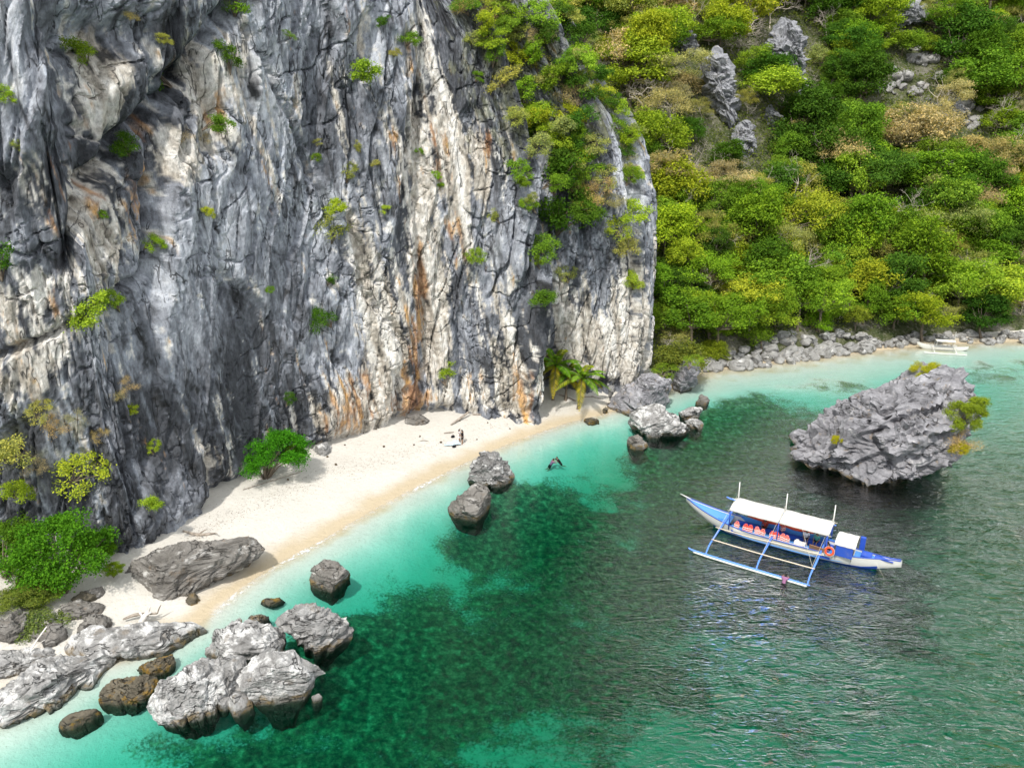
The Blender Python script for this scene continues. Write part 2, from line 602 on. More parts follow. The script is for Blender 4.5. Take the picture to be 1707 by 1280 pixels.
def boulder_material(name, dark, light, white, wamt, tint=(0.30, 0.22, 0.13), streak=(0.6, 0.6, 0.6), tide=True, ring=0.5, crk=0.7):
    t = NT(name)
    tc = t.n('ShaderNodeTexCoord')
    ob = tc.outputs['Object']
    geo = t.n('ShaderNodeNewGeometry')
    oi = t.n('ShaderNodeObjectInfo')
    of = t.n('ShaderNodeVectorMath', operation='MULTIPLY_ADD')
    cb = t.n('ShaderNodeCombineXYZ')
    for q in range(3):
        t.l(oi.outputs['Random'], cb.inputs[q])
    t.l(cb.outputs[0], of.inputs[0])
    of.inputs[1].default_value = (37, 19, 53)
    t.l(ob, of.inputs[2])
    v = of.outputs[0]
    a = t.noise(v, 0.35, 5, 0.6)
    b = t.noise(t.mapv(v, streak), 1.6, 6, 0.68)
    c = t.noise(v, 7.0, 5, 0.7)
    g = t.mth('ADD', t.mth('MULTIPLY', a, 0.4), t.mth('MULTIPLY', b, 0.6))
    md = tuple((x + y) / 2 for x, y in zip(dark, light))
    col = t.ramp(g, [(0.30, dark), (0.50, md), (0.66, light)])
    wv = t.mth('ADD', t.mth('MULTIPLY', b, 0.6), t.mth('MULTIPLY', t.noise(v, 0.8, 4, 0.6), 0.4))
    col = t.mix(t.rng(wv, 0.66 - wamt * 0.3, 0.76 - wamt * 0.3, 0, 0.9), col, white)
    col = t.mix(t.rng(t.noise(t.mapv(v, (1, 1, 1), (9, 3, 5)), 0.9, 5, 0.65), 0.58, 0.70, 0, 0.55), col, tint)
    col = t.mix(t.rng(c, 0.62, 0.72, 0, 0.6), col, tuple(x * 0.45 for x in dark))
    if tide:
        sp = t.n('ShaderNodeSeparateXYZ')
        t.l(geo.outputs['Position'], sp.inputs[0])
        z = t.mth('ADD', sp.outputs['Z'], t.mth('MULTIPLY', t.mth('SUBTRACT', t.mth('ADD', t.mth('MULTIPLY', b, 0.5), t.mth('MULTIPLY', a, 0.5)), 0.5), -3.0))
        col = t.mix(t.rng(z, 0.05, 0.55, 0.75, 0), col, (0.085, 0.075, 0.055))      # tide line
        rg = t.mth('MULTIPLY', t.rng(z, -0.35, 0.0, 0, 1), t.mth('MULTIPLY', t.rng(z, 0.2, 0.5, 1, 0), t.rng(t.noise(v, 1.4, 4, 0.6), 0.46, 0.60, 0, ring)))
        col = t.mix(rg, col, (0.24, 0.15, 0.035))
        col = t.mix(t.rng(sp.outputs['Z'], -0.25, 0.05, 0.94, 0), col, (0.030, 0.034, 0.022))     # weed below the water
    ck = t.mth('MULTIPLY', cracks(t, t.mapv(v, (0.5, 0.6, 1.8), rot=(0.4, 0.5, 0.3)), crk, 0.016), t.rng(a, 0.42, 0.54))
    col = t.mix(t.mth('MULTIPLY', ck, 0.8), col, (0.03, 0.029, 0.028))  # crack shade painted as dark lines in the stone colour
    nb = t.bump(t.mth('SUBTRACT', t.mth('ADD', b, t.mth('MULTIPLY', c, 0.35)), t.mth('MULTIPLY', ck, 0.5)), 0.95, 0.30)
    return t.done(t.principled(col, 0.9, nb, 0.2))

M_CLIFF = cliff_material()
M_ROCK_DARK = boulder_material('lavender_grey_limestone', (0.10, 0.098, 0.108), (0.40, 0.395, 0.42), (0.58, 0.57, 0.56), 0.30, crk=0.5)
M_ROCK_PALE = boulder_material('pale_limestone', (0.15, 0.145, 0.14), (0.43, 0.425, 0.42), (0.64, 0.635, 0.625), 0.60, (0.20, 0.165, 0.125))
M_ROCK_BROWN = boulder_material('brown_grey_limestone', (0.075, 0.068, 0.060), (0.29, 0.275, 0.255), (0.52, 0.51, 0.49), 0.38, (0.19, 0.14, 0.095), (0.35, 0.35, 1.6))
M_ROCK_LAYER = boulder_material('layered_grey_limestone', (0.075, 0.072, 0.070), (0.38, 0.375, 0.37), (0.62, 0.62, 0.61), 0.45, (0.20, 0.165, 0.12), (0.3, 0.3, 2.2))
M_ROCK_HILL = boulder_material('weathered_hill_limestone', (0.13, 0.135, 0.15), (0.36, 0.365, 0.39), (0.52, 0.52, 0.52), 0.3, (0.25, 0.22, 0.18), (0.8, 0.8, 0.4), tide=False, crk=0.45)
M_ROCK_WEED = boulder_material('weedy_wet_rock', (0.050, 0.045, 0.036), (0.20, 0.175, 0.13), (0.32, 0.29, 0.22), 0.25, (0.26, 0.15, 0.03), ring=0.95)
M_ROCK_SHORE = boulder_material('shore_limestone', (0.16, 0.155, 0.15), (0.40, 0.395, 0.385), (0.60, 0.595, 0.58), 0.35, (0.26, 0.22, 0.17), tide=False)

# ------------------------------------------------------------------ the cliff
CLIFF_PX = [(-420, 1015), (-120, 965), (60, 948), (170, 936), (250, 918), (300, 878), (350, 843), (415, 805), (480, 776), (560, 743), (640, 716),
            (690, 700), (740, 692), (830, 688), (893, 684)]
base = [P(u, v, 1.4) for u, v in CLIFF_PX]
base += [P(897, 668, 1.6), P(903, 657, 1.8), P(940, 652, 1.8), P(1000, 645, 1.8), P(1045, 640, 1.7), P(1057, 632, 1.7), P(1070, 612, 2.0)]
base += [Vector((17.8, 112, 2)), Vector((17, 130, 3)), Vector((12, 160, 4))]
bp = np.array([(p.x, p.y) for p in base])
seg = np.hypot(*np.diff(bp, axis=0).T)
cum = np.concatenate([[0], np.cumsum(seg)])
S_CORNER = cum[14]
S_CL2 = cum[21]
st = 0.14
ss = np.concatenate([np.arange(0, cum[1] * 0.8, 0.6), np.arange(cum[1] * 0.8, cum[22], st), np.arange(cum[22], cum[-1], 0.8)])
cx = np.interp(ss, cum, bp[:, 0])
cy = np.interp(ss, cum, bp[:, 1])

def smooth_s(a, sig):
    g = np.arange(0, cum[-1], 0.1)
    ai = np.interp(g, ss, a)
    kk = np.exp(-0.5 * (np.arange(-int(4 * sig * 10), int(4 * sig * 10) + 1) / (sig * 10)) ** 2)
    kk /= kk.sum()
    pad = len(kk) // 2
    ai = np.convolve(np.pad(ai, pad, mode='reflect', reflect_type='odd'), kk, mode='valid')
    return np.interp(ss, g, ai[:len(g)])

cx, cy = smooth_s(cx, 0.45), smooth_s(cy, 0.45)
sx, sy = smooth_s(cx, 1.5), smooth_s(cy, 1.5)
tx, ty = np.gradient(sx, ss), np.gradient(sy, ss)
tl = np.hypot(tx, ty)
nx, ny = ty / tl, -tx / tl                                         # outward: towards the sea
zz = np.concatenate([np.arange(-1.2, 48, st), np.arange(48, 60, 0.5)])
S, Z = np.meshgrid(ss, zz)
nrow, ncol = S.shape
Xc = np.broadcast_to(cx, S.shape).copy()
Yc = np.broadcast_to(cy, S.shape).copy()
NX = np.broadcast_to(nx, S.shape)
NY = np.broadcast_to(ny, S.shape)
# the two buttresses lean back towards their tops
wl_ = sstep(S, S_CORNER - 15, S_CORNER - 1)
lz = np.maximum(0, Z - 25)
wl2 = sstep(S, S_CORNER + 3, S_CORNER + 9)
l1 = np.interp(Z, [29, 33, 36, 42, 46, 60], [0, 1.0, 1.8, 3.4, 6.6, 15])
l2 = np.interp(Z, [25, 31, 34, 40, 46, 60], [0, 0.8, 2.0, 6.2, 9.2, 16])
Xc -= wl_ * (l1 * (1 - wl2) + l2 * wl2)
Yc += wl_ * lz * (0.30 * (1 - wl2) + 0.22 * wl2)
lean = -0.055 * Z                                                   # whole wall leans back a little
Xc += NX * lean
Yc += NY * lean
s, z = S.ravel(), Z.ravel()
p0 = np.column_stack([Xc.ravel(), Yc.ravel(), z])
cu, cv = to_pix(p0)
q = np.column_stack([s, z, np.zeros_like(s)]).astype(np.float32)

def warpq(sc, amt, seed):
    return np.column_stack([gnoise(q * sc + seed), gnoise(q * sc + seed + 40), np.zeros(len(q))]).astype(np.float32) * amt

qw = q + warpq(0.07, 1.3, 5) + warpq(0.4, 0.25, 9)
disp = 1.5 * fbm(q * np.array([0.075, 0.035, 1]) + 3, 2)                       # big bulges
disp += 0.45 * (ridged(qw * np.array([0.20, 0.018, 1]) + 11, 2) - 0.5)           # tall flutes
def turn(deg):
    a_ = math.radians(deg)
    return np.array([[math.cos(a_), -math.sin(a_), 0], [math.sin(a_), math.cos(a_), 0], [0, 0, 1]], dtype=np.float32).T
# flat slabs with broken edges
slabtone = np.zeros(len(q), np.float32)
for sx_, sz_, amp, seed, dg in ((0.13, 0.026, 1.9, 1.0, 12), (0.33, 0.070, 0.85, 21.0, 14), (0.75, 0.20, 0.26, 51.0, 10), (1.9, 0.55, 0.10, 81.0, 18), (4.0, 1.5, 0.05, 111.0, 12)):
    f1, f2, rn, vec, rn2 = worley((qw @ turn(dg)) * np.array([sx_, sz_, 1]) + seed, True)
    slope = vec[:, 0] / sx_ * (rn[:, 1] - 0.5) * 0.5 + vec[:, 1] / sz_ * (rn[:, 2] - 0.5) * 0.06
    ed = sstep(f2 - f1, 0, 0.035 + 0.55 * sx_ * st)
    off_ = 0.5 * (1 + ed) * rn[:, 0] + 0.5 * (1 - ed) * rn2[:, 0]
    disp += amp * (off_ - 0.5) + np.clip(slope, -amp, amp) * 0.6 * ed
    slabtone += amp * (rn[:, 3] - 0.5)
# narrow joints
for sx_, sz_, dg, w_, dep_, seed in ((0.16, 0.022, 8, 0.022, 0.8, 3), (0.42, 0.06, 16, 0.035, 0.5, 13), (0.30, 0.20, 42, 0.030, 0.45, 23), (0.7, 0.12, -8, 0.05, 0.30, 33), (0.5, 0.5, 30, 0.035, 0.28, 43)):
    n_ = fbm((q @ turn(dg)) * np.array([sx_, sz_, 1]) + seed, 3, 0.45)
    m_ = sstep(gnoise(q * np.array([0.13, 0.07, 1]) + seed * 3), -0.05, 0.2)
    disp -= dep_ * m_ * np.exp(-(n_ / w_) ** 2)
calm = np.clip(blob(cu, cv, 300, 640, 190, 190) + blob(cu, cv, 480, 520, 90, 160), 0, 1)     # smoother dark slab
disp *= 1 - 0.5 * calm
disp += 0.10 * fbm(q * np.array([1.6, 0.9, 1]) + 7, 5, 0.7)

def stroke(pts, w, depth, soft=2.0):
    """carve along a polyline given in photo pixels"""
    global disp
    best = np.full(len(cu), 1e9)
    for a, b in zip(pts[:-1], pts[1:]):
        a, b = np.array(a, float), np.array(b, float)
        ab = b - a
        t = np.clip(((cu - a[0]) * ab[0] + (cv - a[1]) * ab[1]) / (ab @ ab), 0, 1)
        best = np.minimum(best, np.hypot(cu - a[0] - t * ab[0], cv - a[1] - t * ab[1]))
    best = best + 5.0 * fbm(q * 0.8 + 77, 3)
    disp -= depth * np.exp(-np.abs(best / w) ** soft)

stroke([(395, -10), (330, 80), (300, 140), (225, 230), (160, 330), (125, 400), (110, 440)], 17, 2.3)
stroke([(290, 125), (330, 135), (350, 200), (345, 240)], 20, 1.5)
stroke([(405, 50), (440, 120), (500, 230), (545, 330), (575, 430)], 6, 1.0)
stroke([(-10, 592), (60, 570), (130, 540), (200, 500), (255, 455), (265, 400), (258, 300)], 7, 1.3)
stroke([(80, 80), (95, 160), (100, 200)], 10, 0.7)
stroke([(690, 330), (700, 440), (715, 560), (700, 640)], 9, 1.0)
stroke([(580, 360), (600, 480), (660, 560), (672, 650)], 7, 0.9)
stroke([(755, 470), (765, 560), (770, 640)], 6, 0.8)
stroke([(700, 150), (690, 240), (700, 330)], 8, 0.9)
stroke([(860, 470), (862, 560), (868, 650)], 5, 0.6)
stroke([(520, 500), (556, 600), (600, 660)], 6, 0.5)
stroke([(350, 760), (362, 800), (356, 840)], 8, 0.9)
stroke([(655, 620), (660, 660), (662, 705)], 10, 1.2)
stroke([(130, 760), (180, 800), (240, 905)], 5, 0.5)
# roof of the overhang at the upper left, ledges
disp += 0.9 * blob(cu, cv, 190, -5, 150, 34) - 0.9 * blob(cu, cv, 160, 62, 110, 34)
disp += 1.3 * blob(cu, cv, 205, 140, 34, 70, 20) + 0.9 * blob(cu, cv, 660, 600, 40, 90) + 0.8 * blob(cu, cv, 560, 680, 50, 60)
disp += 0.9 * blob(cu, cv, 850, 560, 40, 150)
# wave-cut notch at the foot
foot = np.exp(-((z - 1.6) / 0.9) ** 2)
disp -= foot * (0.5 + 0.9 * sstep(fbm(q * 0.12 + 2, 2), -0.1, 0.4))
disp -= np.where(z < 1.6, 0.3, 0.0) * 0
# the far end merges into the hill
disp *= 1 - 0.5 * sstep(s, S_CL2 + 2, S_CL2 + 12)
# keep the narrow corner sound
disp -= 2.4 * np.exp(-((s - (S_CORNER + 6.0)) / 2.6) ** 2)          # the nook between the two cliffs
disp += 0.9 * np.exp(-((s - (S_CORNER - 0.6)) / 1.6) ** 2)
disp = np.clip(disp, -4.2, 3.6)
px = p0[:, 0] + NX.ravel() * disp
py = p0[:, 1] + NY.ravel() * disp
pz = z + 0.35 * fbm(q * 0.5 + 60, 3) * sstep(z, 1.5, 5)
cverts = np.column_stack([px, py, pz])
# shoulders: rows that run back from the top edge so the rock is a solid mass
back = []
lastrow = cverts[-ncol:]
for kk_, (bk, up) in enumerate(((3, 1.5), (8, 3.0), (20, 5.0), (45, 6.0))):
    r = lastrow.copy()
    r[:, 0] -= NX[0] * bk
    r[:, 1] -= NY[0] * bk
    r[:, 2] += up
    back.append(r)
cverts = np.vstack([cverts] + back)
nrow_t = nrow + len(back)
cf = grid_faces(nrow_t, ncol)
cme = np_mesh('cliff', cverts, cf, False)
white = np.zeros(len(s))
ochre = np.zeros(len(s))
for bu, bv, ru, rv, an, k_ in [(190, 140, 40, 80, 12, .75), (165, 330, 38, 80, 15, .7), (190, 420, 45, 75, 0, .6), (60, 490, 55, 60, 0, .6), (50, 620, 90, 35, -20, .45),
                               (60, 310, 50, 50, 0, .35), (285, 260, 25, 60, 0, .6), (350, 170, 30, 90, -12, .7), (400, 90, 14, 70, -8, .55), (110, 100, 14, 60, -15, .5),
                               (320, 250, 30, 50, 0, .4), (640, 560, 55, 150, -8, .75), (620, 700, 60, 60, 0, .7), (560, 700, 60, 60, 0, .55), (760, 330, 50, 110, -8, .6),
                               (735, 200, 55, 90, -8, .55), (700, 430, 26, 140, -4, .75), (850, 640, 45, 70, 0, .65), (730, 560, 30, 120, 0, .45), (800, 280, 34, 60, 0, .5),
                               (980, 560, 85, 80, 0, .6), (1045, 480, 35, 120, 0, .5), (1040, 600, 40, 40, 0, .4), (600, 60, 25, 60, 0, .3), (700, 60, 30, 80, 0, .45),
                               (820, 520, 35, 90, 10, .35), (360, 790, 25, 60, 0, .6), (390, 480, 40, 40, 0, .2), (650, 260, 30, 90, -5, .45), (590, 420, 16, 160, -6, .5),
                               (560, 140, 16, 100, -5, .35), (500, 160, 20, 60, 0, .25), (30, 60, 20, 80, 0, .3), (780, 670, 40, 30, 0, .5), (100, 560, 60, 30, -20, .4)]:
    white += k_ * blob(cu, cv, bu, bv, ru, rv, an)
for bu, bv, ru, rv, an, k_ in [(690, 600, 24, 90, -4, .8), (868, 650, 18, 60, 0, .8), (560, 690, 40, 55, 0, .65), (642, 240, 10, 40, 0, .7), (702, 470, 14, 80, 0, .65),
                               (760, 390, 20, 45, 0, .6), (690, 110, 22, 50, 0, .45), (362, 185, 18, 42, 0, .7), (238, 330, 20, 70, 0, .6), (265, 215, 10, 40, 0, .75),
                               (815, 235, 7, 34, 0, .8), (690, 670, 40, 30, 0, .7), (345, 810, 14, 40, 0, .6), (725, 250, 18, 60, 0, .5), (600, 640, 20, 60, 0, .4),
                               (180, 350, 12, 60, 10, .5), (85, 520, 10, 40, 0, .55), (930, 620, 25, 20, 0, .5), (780, 640, 30, 40, 0, .35), (655, 320, 8, 30, 0, .5), (160, 200, 30, 60, 0, .3)]:
    ochre += k_ * blob(cu, cv, bu, bv, ru, rv, an)
moss = 0.5 * blob(cu, cv, 60, 740, 90, 90) + 0.55 * wl_.ravel() * sstep(z, 26, 33) + 0.4 * blob(cu, cv, 300, 80, 50, 90)
def lerp3(f, a, b):
    return a * (1 - f[:, None]) + b * f[:, None]

def ramp3(x, stops):
    xs = [p for p, _ in stops]
    return np.stack([np.interp(x, xs, [c[i] for _, c in stops]) for i in range(3)], 1)

qs = (q + warpq(0.10, 0.8, 15) + warpq(0.7, 0.14, 19)) @ np.array([[1, 0, 0], [0.13, 1, 0], [0, 0, 1]], dtype=np.float32)
nb_ = fbm(q * np.array([0.11, 0.07, 1]) + 90, 3)
nm_ = fbm(q * np.array([0.8, 0.45, 1]) + 91, 5, 0.62)
nf_ = fbm(q * np.array([3.0, 2.0, 1]) + 92, 3, 0.6)
st1 = fbm(qs * np.array([0.55, 0.040, 1]) + 93, 5, 0.6)
st2 = fbm(qs * np.array([1.7, 0.085, 1]) + 94, 4, 0.6)
st3 = fbm(qs * np.array([0.9, 0.06, 1]) + 95, 4, 0.6)
g_ = 1.25 * nb_ + 0.80 * nm_ + 0.34 * nf_ + 0.42 * slabtone - 0.32 * calm - 0.06
tone = ramp3(g_, [(-0.60, (0.076, 0.081, 0.092)), (-0.22, (0.182, 0.194, 0.222)), (0.06, (0.292, 0.310, 0.350)), (0.42, (0.465, 0.49, 0.54)), (0.8, (0.60, 0.61, 0.63))])
tone = lerp3(0.75 * sstep(st1 + 0.35 * nm_, 0.08, 0.34) * (1 - 0.5 * calm), tone, np.array([0.47, 0.52, 0.60]))
tone = lerp3(0.80 * sstep(-st2 - 0.3 * nm_, 0.12, 0.42), tone, np.array([0.050, 0.051, 0.056]))
wv_ = 1.12 * white + 0.03 + 1.15 * st1 + 0.55 * st2 + 0.7 * nm_ + 0.30 * nf_
wc_ = ramp3(0.9 * st3 + 0.6 * nm_ + 0.5 * nf_, [(-0.5, (0.22, 0.195, 0.165)), (-0.15, (0.46, 0.42, 0.36)), (0.12, (0.66, 0.63, 0.58)), (0.5, (0.80, 0.785, 0.75))])
tone = lerp3(0.97 * sstep(wv_, 0.37, 0.58), tone, wc_)
ov_ = ochre + 1.1 * st2 + 0.7 * nm_
oc_ = ramp3(st1 + 0.8 * nm_ + 0.4 * nf_, [(-0.5, (0.11, 0.050, 0.026)), (-0.1, (0.30, 0.15, 0.070)), (0.15, (0.46, 0.29, 0.16)), (0.45, (0.60, 0.33, 0.09))])
tone = lerp3(0.9 * sstep(ov_, 0.40, 0.75), tone, oc_)
tone = lerp3(0.9 * sstep(-st3 - 0.9 * nm_ - 0.2 * nf_, 0.34, 0.56), tone, np.array([0.034, 0.035, 0.036]))
tone = lerp3(0.6 * sstep(moss + nm_, 0.35, 0.7), tone, np.array([0.13, 0.135, 0.06]))
ext = len(cverts) - len(s)
ca_ = cme.color_attributes.new('tone', 'FLOAT_COLOR', 'POINT')
tone4 = np.column_stack([np.vstack([tone, np.full((ext, 3), 0.2)]), np.ones(len(cverts))]).astype(np.float32)
ca_.data.foreach_set('color', tone4.ravel())
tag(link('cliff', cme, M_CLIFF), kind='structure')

# ------------------------------------------------------------------ the forested hill
HILL_PX = [(1080, 606), (1130, 596), (1200, 586), (1300, 575), (1400, 563), (1500, 551), (1600, 544), (1707, 539), (2100, 526), (2600, 510)]
HB = np.array([(-60, 118), (0, 116), (14, 112)] + [tuple(P(u, v, 1.6)[:2]) for u, v in HILL_PX])

def hill_dist(xy):
    best = np.full(len(xy), 1e9)
    for a, b in zip(HB[:-1], HB[1:]):
        ab = b - a
        t = np.clip(((xy - a) @ ab) / (ab @ ab), 0, 1)
        d = xy - (a + t[:, None] * ab)
        best = np.minimum(best, np.hypot(d[:, 0], d[:, 1]))
    inland = xy[:, 1] > np.interp(xy[:, 0], HB[:, 0], HB[:, 1])
    return np.where(inland, best, -best)

def hill_z(xy):
    xy = np.asarray(xy, dtype=np.float64)
    d = hill_dist(xy)
    p3 = np.column_stack([xy, np.zeros(len(xy))])
    h = np.interp(d, [-30, -2, 0, 4, 20, 60, 110, 200, 400], [-14, -2.0, 1.2, 3.6, 15, 50, 88, 112, 125])
    h = h + sstep(d, 3, 22) * (4.5 * fbm(p3 * 0.026 + 2, 3) + 1.2 * fbm(p3 * 0.12 + 2, 3))
    return h

hx = spaced(-30, 135, 1.3, -300, 520)
hy = spaced(98, 215, 1.3, 94, 620)
HX, HY = np.meshgrid(hx, hy)
hxy = np.column_stack([HX.ravel(), HY.ravel()])
hz = hill_z(hxy)
hv = np.column_stack([hxy, hz])

def soil_material():
    t = NT('forest_floor')
    geo = t.n('ShaderNodeNewGeometry')
    pos = geo.outputs['Position']
    a = t.noise(pos, 0.25, 6, 0.65)
    b = t.noise(pos, 2.0, 5, 0.7)
    col = t.ramp(a, [(0.35, (0.040, 0.058, 0.020)), (0.5, (0.085, 0.095, 0.045)), (0.66, (0.19, 0.18, 0.15))])
    col = t.mix(t.rng(b, 0.5, 0.7, 0, 0.6), col, (0.28, 0.26, 0.22))
    return t.done(t.principled(col, 0.95, t.bump(b, 0.9, 0.4), 0.1))

hme = np_mesh('hillside', hv, grid_faces(len(hy), len(hx)))
tag(link('hillside', hme, soil_material()), kind='structure')

CLIFF_BVH = BVHTree.FromPolygons([tuple(v) for v in cverts.tolist()], cf.tolist())
HILL_BVH = BVHTree.FromPolygons([tuple(v) for v in hv.tolist()], grid_faces(len(hy), len(hx)).tolist())
CAMV = Vector((0, 0, CAM_H))

def hit(bvh, u, v):
    loc, nrm, idx, dist = bvh.ray_cast(CAMV, ray(u, v).normalized())
    return loc, nrm

def gz_at(x, y):
    return float(ground_z(np.array([[x, y]]))[0][0])

# ------------------------------------------------------------------ boulders
_ICO = {}

def ico(sub):
    if sub not in _ICO:
        bm = bmesh.new()
        bmesh.ops.create_icosphere(bm, subdivisions=sub, radius=1.0)
        bm.verts.ensure_lookup_table()
        v = np.array([x.co[:] for x in bm.verts])
        f = np.array([[x.index for x in y.verts] for y in bm.faces])
        bm.free()
        _ICO[sub] = (v, f)
    return _ICO[sub]

def vnormals(v, f):
    n = np.cross(v[f[:, 1]] - v[f[:, 0]], v[f[:, 2]] - v[f[:, 0]])
    out = np.zeros_like(v)
    for i in range(3):
        np.add.at(out, f[:, i], n)
    return out / np.maximum(np.linalg.norm(out, axis=1)[:, None], 1e-9)

def rot_to(axis):
    """rows: frame whose third axis is `axis`"""
    a = np.array(axis, float)
    a /= np.linalg.norm(a)
    b = np.cross(a, [0.3, 0.9, 0.2])
    b /= np.linalg.norm(b)
    return np.array([b, np.cross(a, b), a])

def roughen(v, f, size, rs, strata=(0, 0, 1), layer=0.05, lump=0.05, block=0.05, fine=0.018):
    fr = rot_to(strata)
    off = rs.rand(3) * 80
    loc = v @ fr.T / size
    n = vnormals(v, f)
    d = lump * fbm(loc * 2.2 + off, 3)
    if block:
        wq = loc * np.array([1.1, 1.5, 3.6]) + off + 0.45 * np.column_stack([gnoise(loc * 2.3 + off), gnoise(loc * 2.3 + off + 9), gnoise(loc * 2.3 + off + 19)])
        f1, f2, rn, vec = worley(wq)
        d = d + block * (rn[:, 0] - 0.5) * 1.7 + block * 0.9 * vec[:, 0] * (rn[:, 1] - 0.5) - block * 0.4 * (1 - sstep(f2 - f1, 0, 0.08))
        f1, f2, rn, vec = worley(wq * np.array([2.1, 2.9, 2.4]) + 7)
        d = d + block * 0.8 * (rn[:, 0] - 0.5) - block * 0.25 * (1 - sstep(f2 - f1, 0, 0.12))
        f1, f2, rn, vec = worley(wq * np.array([5.1, 6.1, 5.6]) + 17)
        d = d + block * 0.38 * (rn[:, 0] - 0.5) - block * 0.10 * (1 - sstep(f2 - f1, 0, 0.16))
    d = d + layer * (ridged(loc * np.array([1.2, 1.2, 7.0]) + off + 5, 4, 0.6) - 0.5)
    d = d + fine * fbm(loc * 13 + off, 4, 0.65)
    return v + n * (d * size)[:, None]

def in_poly_radius(pts, th):
    """distance from the origin to the outline in directions th"""
    pts = np.asarray(pts)
    d = np.stack([np.cos(th), np.sin(th)], 1)
    best = np.zeros(len(th))
    for a, b in zip(pts, np.roll(pts, -1, axis=0)):
        e = b - a
        den = d[:, 0] * e[1] - d[:, 1] * e[0]
        den = np.where(np.abs(den) < 1e-9, 1e-9, den)
        t = (a[0] * e[1] - a[1] * e[0]) / den
        s = (a[0] * d[:, 1] - a[1] * d[:, 0]) / den
        ok = (s >= -1e-6) & (s <= 1 + 1e-6) & (t > 0)
        best = np.where(ok & (t > best), t, best)
    return best

def outline_rock(name, px, mat, label, cat='rock', foot=None, fz=None, thick=0.62, push=0.4, sub=5, seed=1, strata=(0.2, 0.1, 1),
                 layer=0.05, lump=0.03, block=0.07, fine=0.026, cuts=13, wet=True, hollow=0.0, climit=(0.52, 0.82), grow=1.0, dist=None, group=None, blocky=0.75):
    rs = np.random.RandomState(seed)
    px = np.array(px, float)
    c = (px.min(0) + px.max(0)) / 2 * 0.4 + px.mean(0) * 0.6
    if foot is None:
        kx = px[np.argmax(px[:, 1])]
        foot = (kx[0], kx[1] - 2)
    if dist is None:
        zf = 0.0 if fz is None else fz
        F = P(foot[0], foot[1], zf)
        dist = F.y * CP - (F.z - CAM_H) * SP           # optical depth of the foot
    d0 = ray(*c)
    mpp = dist / FPX
    area = 0.5 * abs(np.dot(px[:, 0], np.roll(px[:, 1], 1)) - np.dot(px[:, 1], np.roll(px[:, 0], 1)))
    size = math.sqrt(area) * mpp
    T = thick * size
    depth = dist + push * T
    C = CAMV + d0 * depth
    n = -np.array(d0.normalized())
    r = np.cross([0, 0, 1], n)
    r /= np.linalg.norm(r)
    u = np.cross(n, r)
    pts = []
    for q_ in px:
        d = np.array(ray(*q_))
        t = np.dot(np.array(C) - np.array(CAMV), n) / np.dot(d, n)
        w = np.array(CAMV) + d * t - np.array(C)
        pts.append((w @ r, w @ u))
    sv, sf = ico(sub)
    th = np.arctan2(sv[:, 1], sv[:, 0])
    sp_ = np.hypot(sv[:, 0], sv[:, 1])
    R = in_poly_radius(pts, th)
    R = np.where(R <= 0, size * 0.3, R) * grow
    rho = sp_ ** blocky * R
    dep = np.sign(sv[:, 2]) * np.abs(sv[:, 2]) ** blocky * T
    loc = np.column_stack([rho * np.cos(th), rho * np.sin(th), dep])
    for _ in range(cuts):                                     # flat broken faces
        k_ = rs.normal(size=3)
        k_[2] = abs(k_[2]) + 0.35
        k_ /= np.linalg.norm(k_)
        sup = (loc @ k_)
        lim = sup.max() * rs.uniform(*climit)
        ex = np.maximum(0, sup - lim)
        loc = loc - np.outer(ex * 0.92, k_)
    W = np.array(C) + np.outer(loc[:, 0], r) + np.outer(loc[:, 1], u) + np.outer(loc[:, 2], n)
    W = roughen(W, sf, size, rs, strata, layer, lump, block, fine)
    ctr = W.mean(0)
    if wet:                                                   # carry the foot down below the water or sand
        z0 = 0.25 if fz is None else fz + 0.12
        under = W[:, 2] < z0
        k = np.where(under, 1 - max(hollow, 0.26) * sstep(z0 - W[:, 2], 0, 0.6) - 0.30 * sstep(z0 - W[:, 2], 0, 1.5), 1)
        W[:, 0] = ctr[0] + (W[:, 0] - ctr[0]) * k
        W[:, 1] = ctr[1] + (W[:, 1] - ctr[1]) * k
        W[:, 2] = np.where(under, z0 - (z0 - W[:, 2]) * 1.9 - 0.5 * sstep(z0 - W[:, 2], 0, 0.3), W[:, 2])
    org = np.array([ctr[0], ctr[1], W[:, 2].min()])
    me = np_mesh(name, W - org, sf, sub < 5)
    o = link(name, me, mat, loc=org)
    tag(o, label, cat, group)
    return o, W, sf

def zp(pts, u0, v0, sc):
    return [(u0 + x / sc, v0 + y / sc) for x, y in pts]

Q3 = lambda pts: zp(pts, 230, 1000, 4.2675)     # foreground group
Q7 = lambda pts: zp(pts, 0, 830, 2.845)          # lower left
QT = lambda pts: zp(pts, 870, 530, 5.69)         # cluster by the palms
BIG = [(1303, 745), (1318, 724), (1358, 690), (1400, 667), (1450, 645), (1500, 630), (1540, 614), (1575, 609), (1608, 622), (1616, 655), (1608, 690),
       (1602, 730), (1597, 768), (1578, 795), (1540, 806), (1500, 818), (1470, 826), (1425, 815), (1385, 805), (1345, 788), (1313, 768)]
ROCKV = {}
o, W, F_ = outline_rock('sea_rock', BIG, M_ROCK_DARK, 'huge slanting lavender-grey limestone rock rising from the water behind the tour boat', foot=(1462, 812), thick=0.60, push=0.75,
                       sub=6, seed=3, strata=(-0.55, 0.1, 0.8), layer=0.085, lump=0.02, block=0.10, fine=0.04, hollow=0.34, cuts=5, climit=(0.80, 0.93))
ROCKV['big'] = BVHTree.FromPolygons([tuple(v) for v in W.tolist()], F_.tolist())

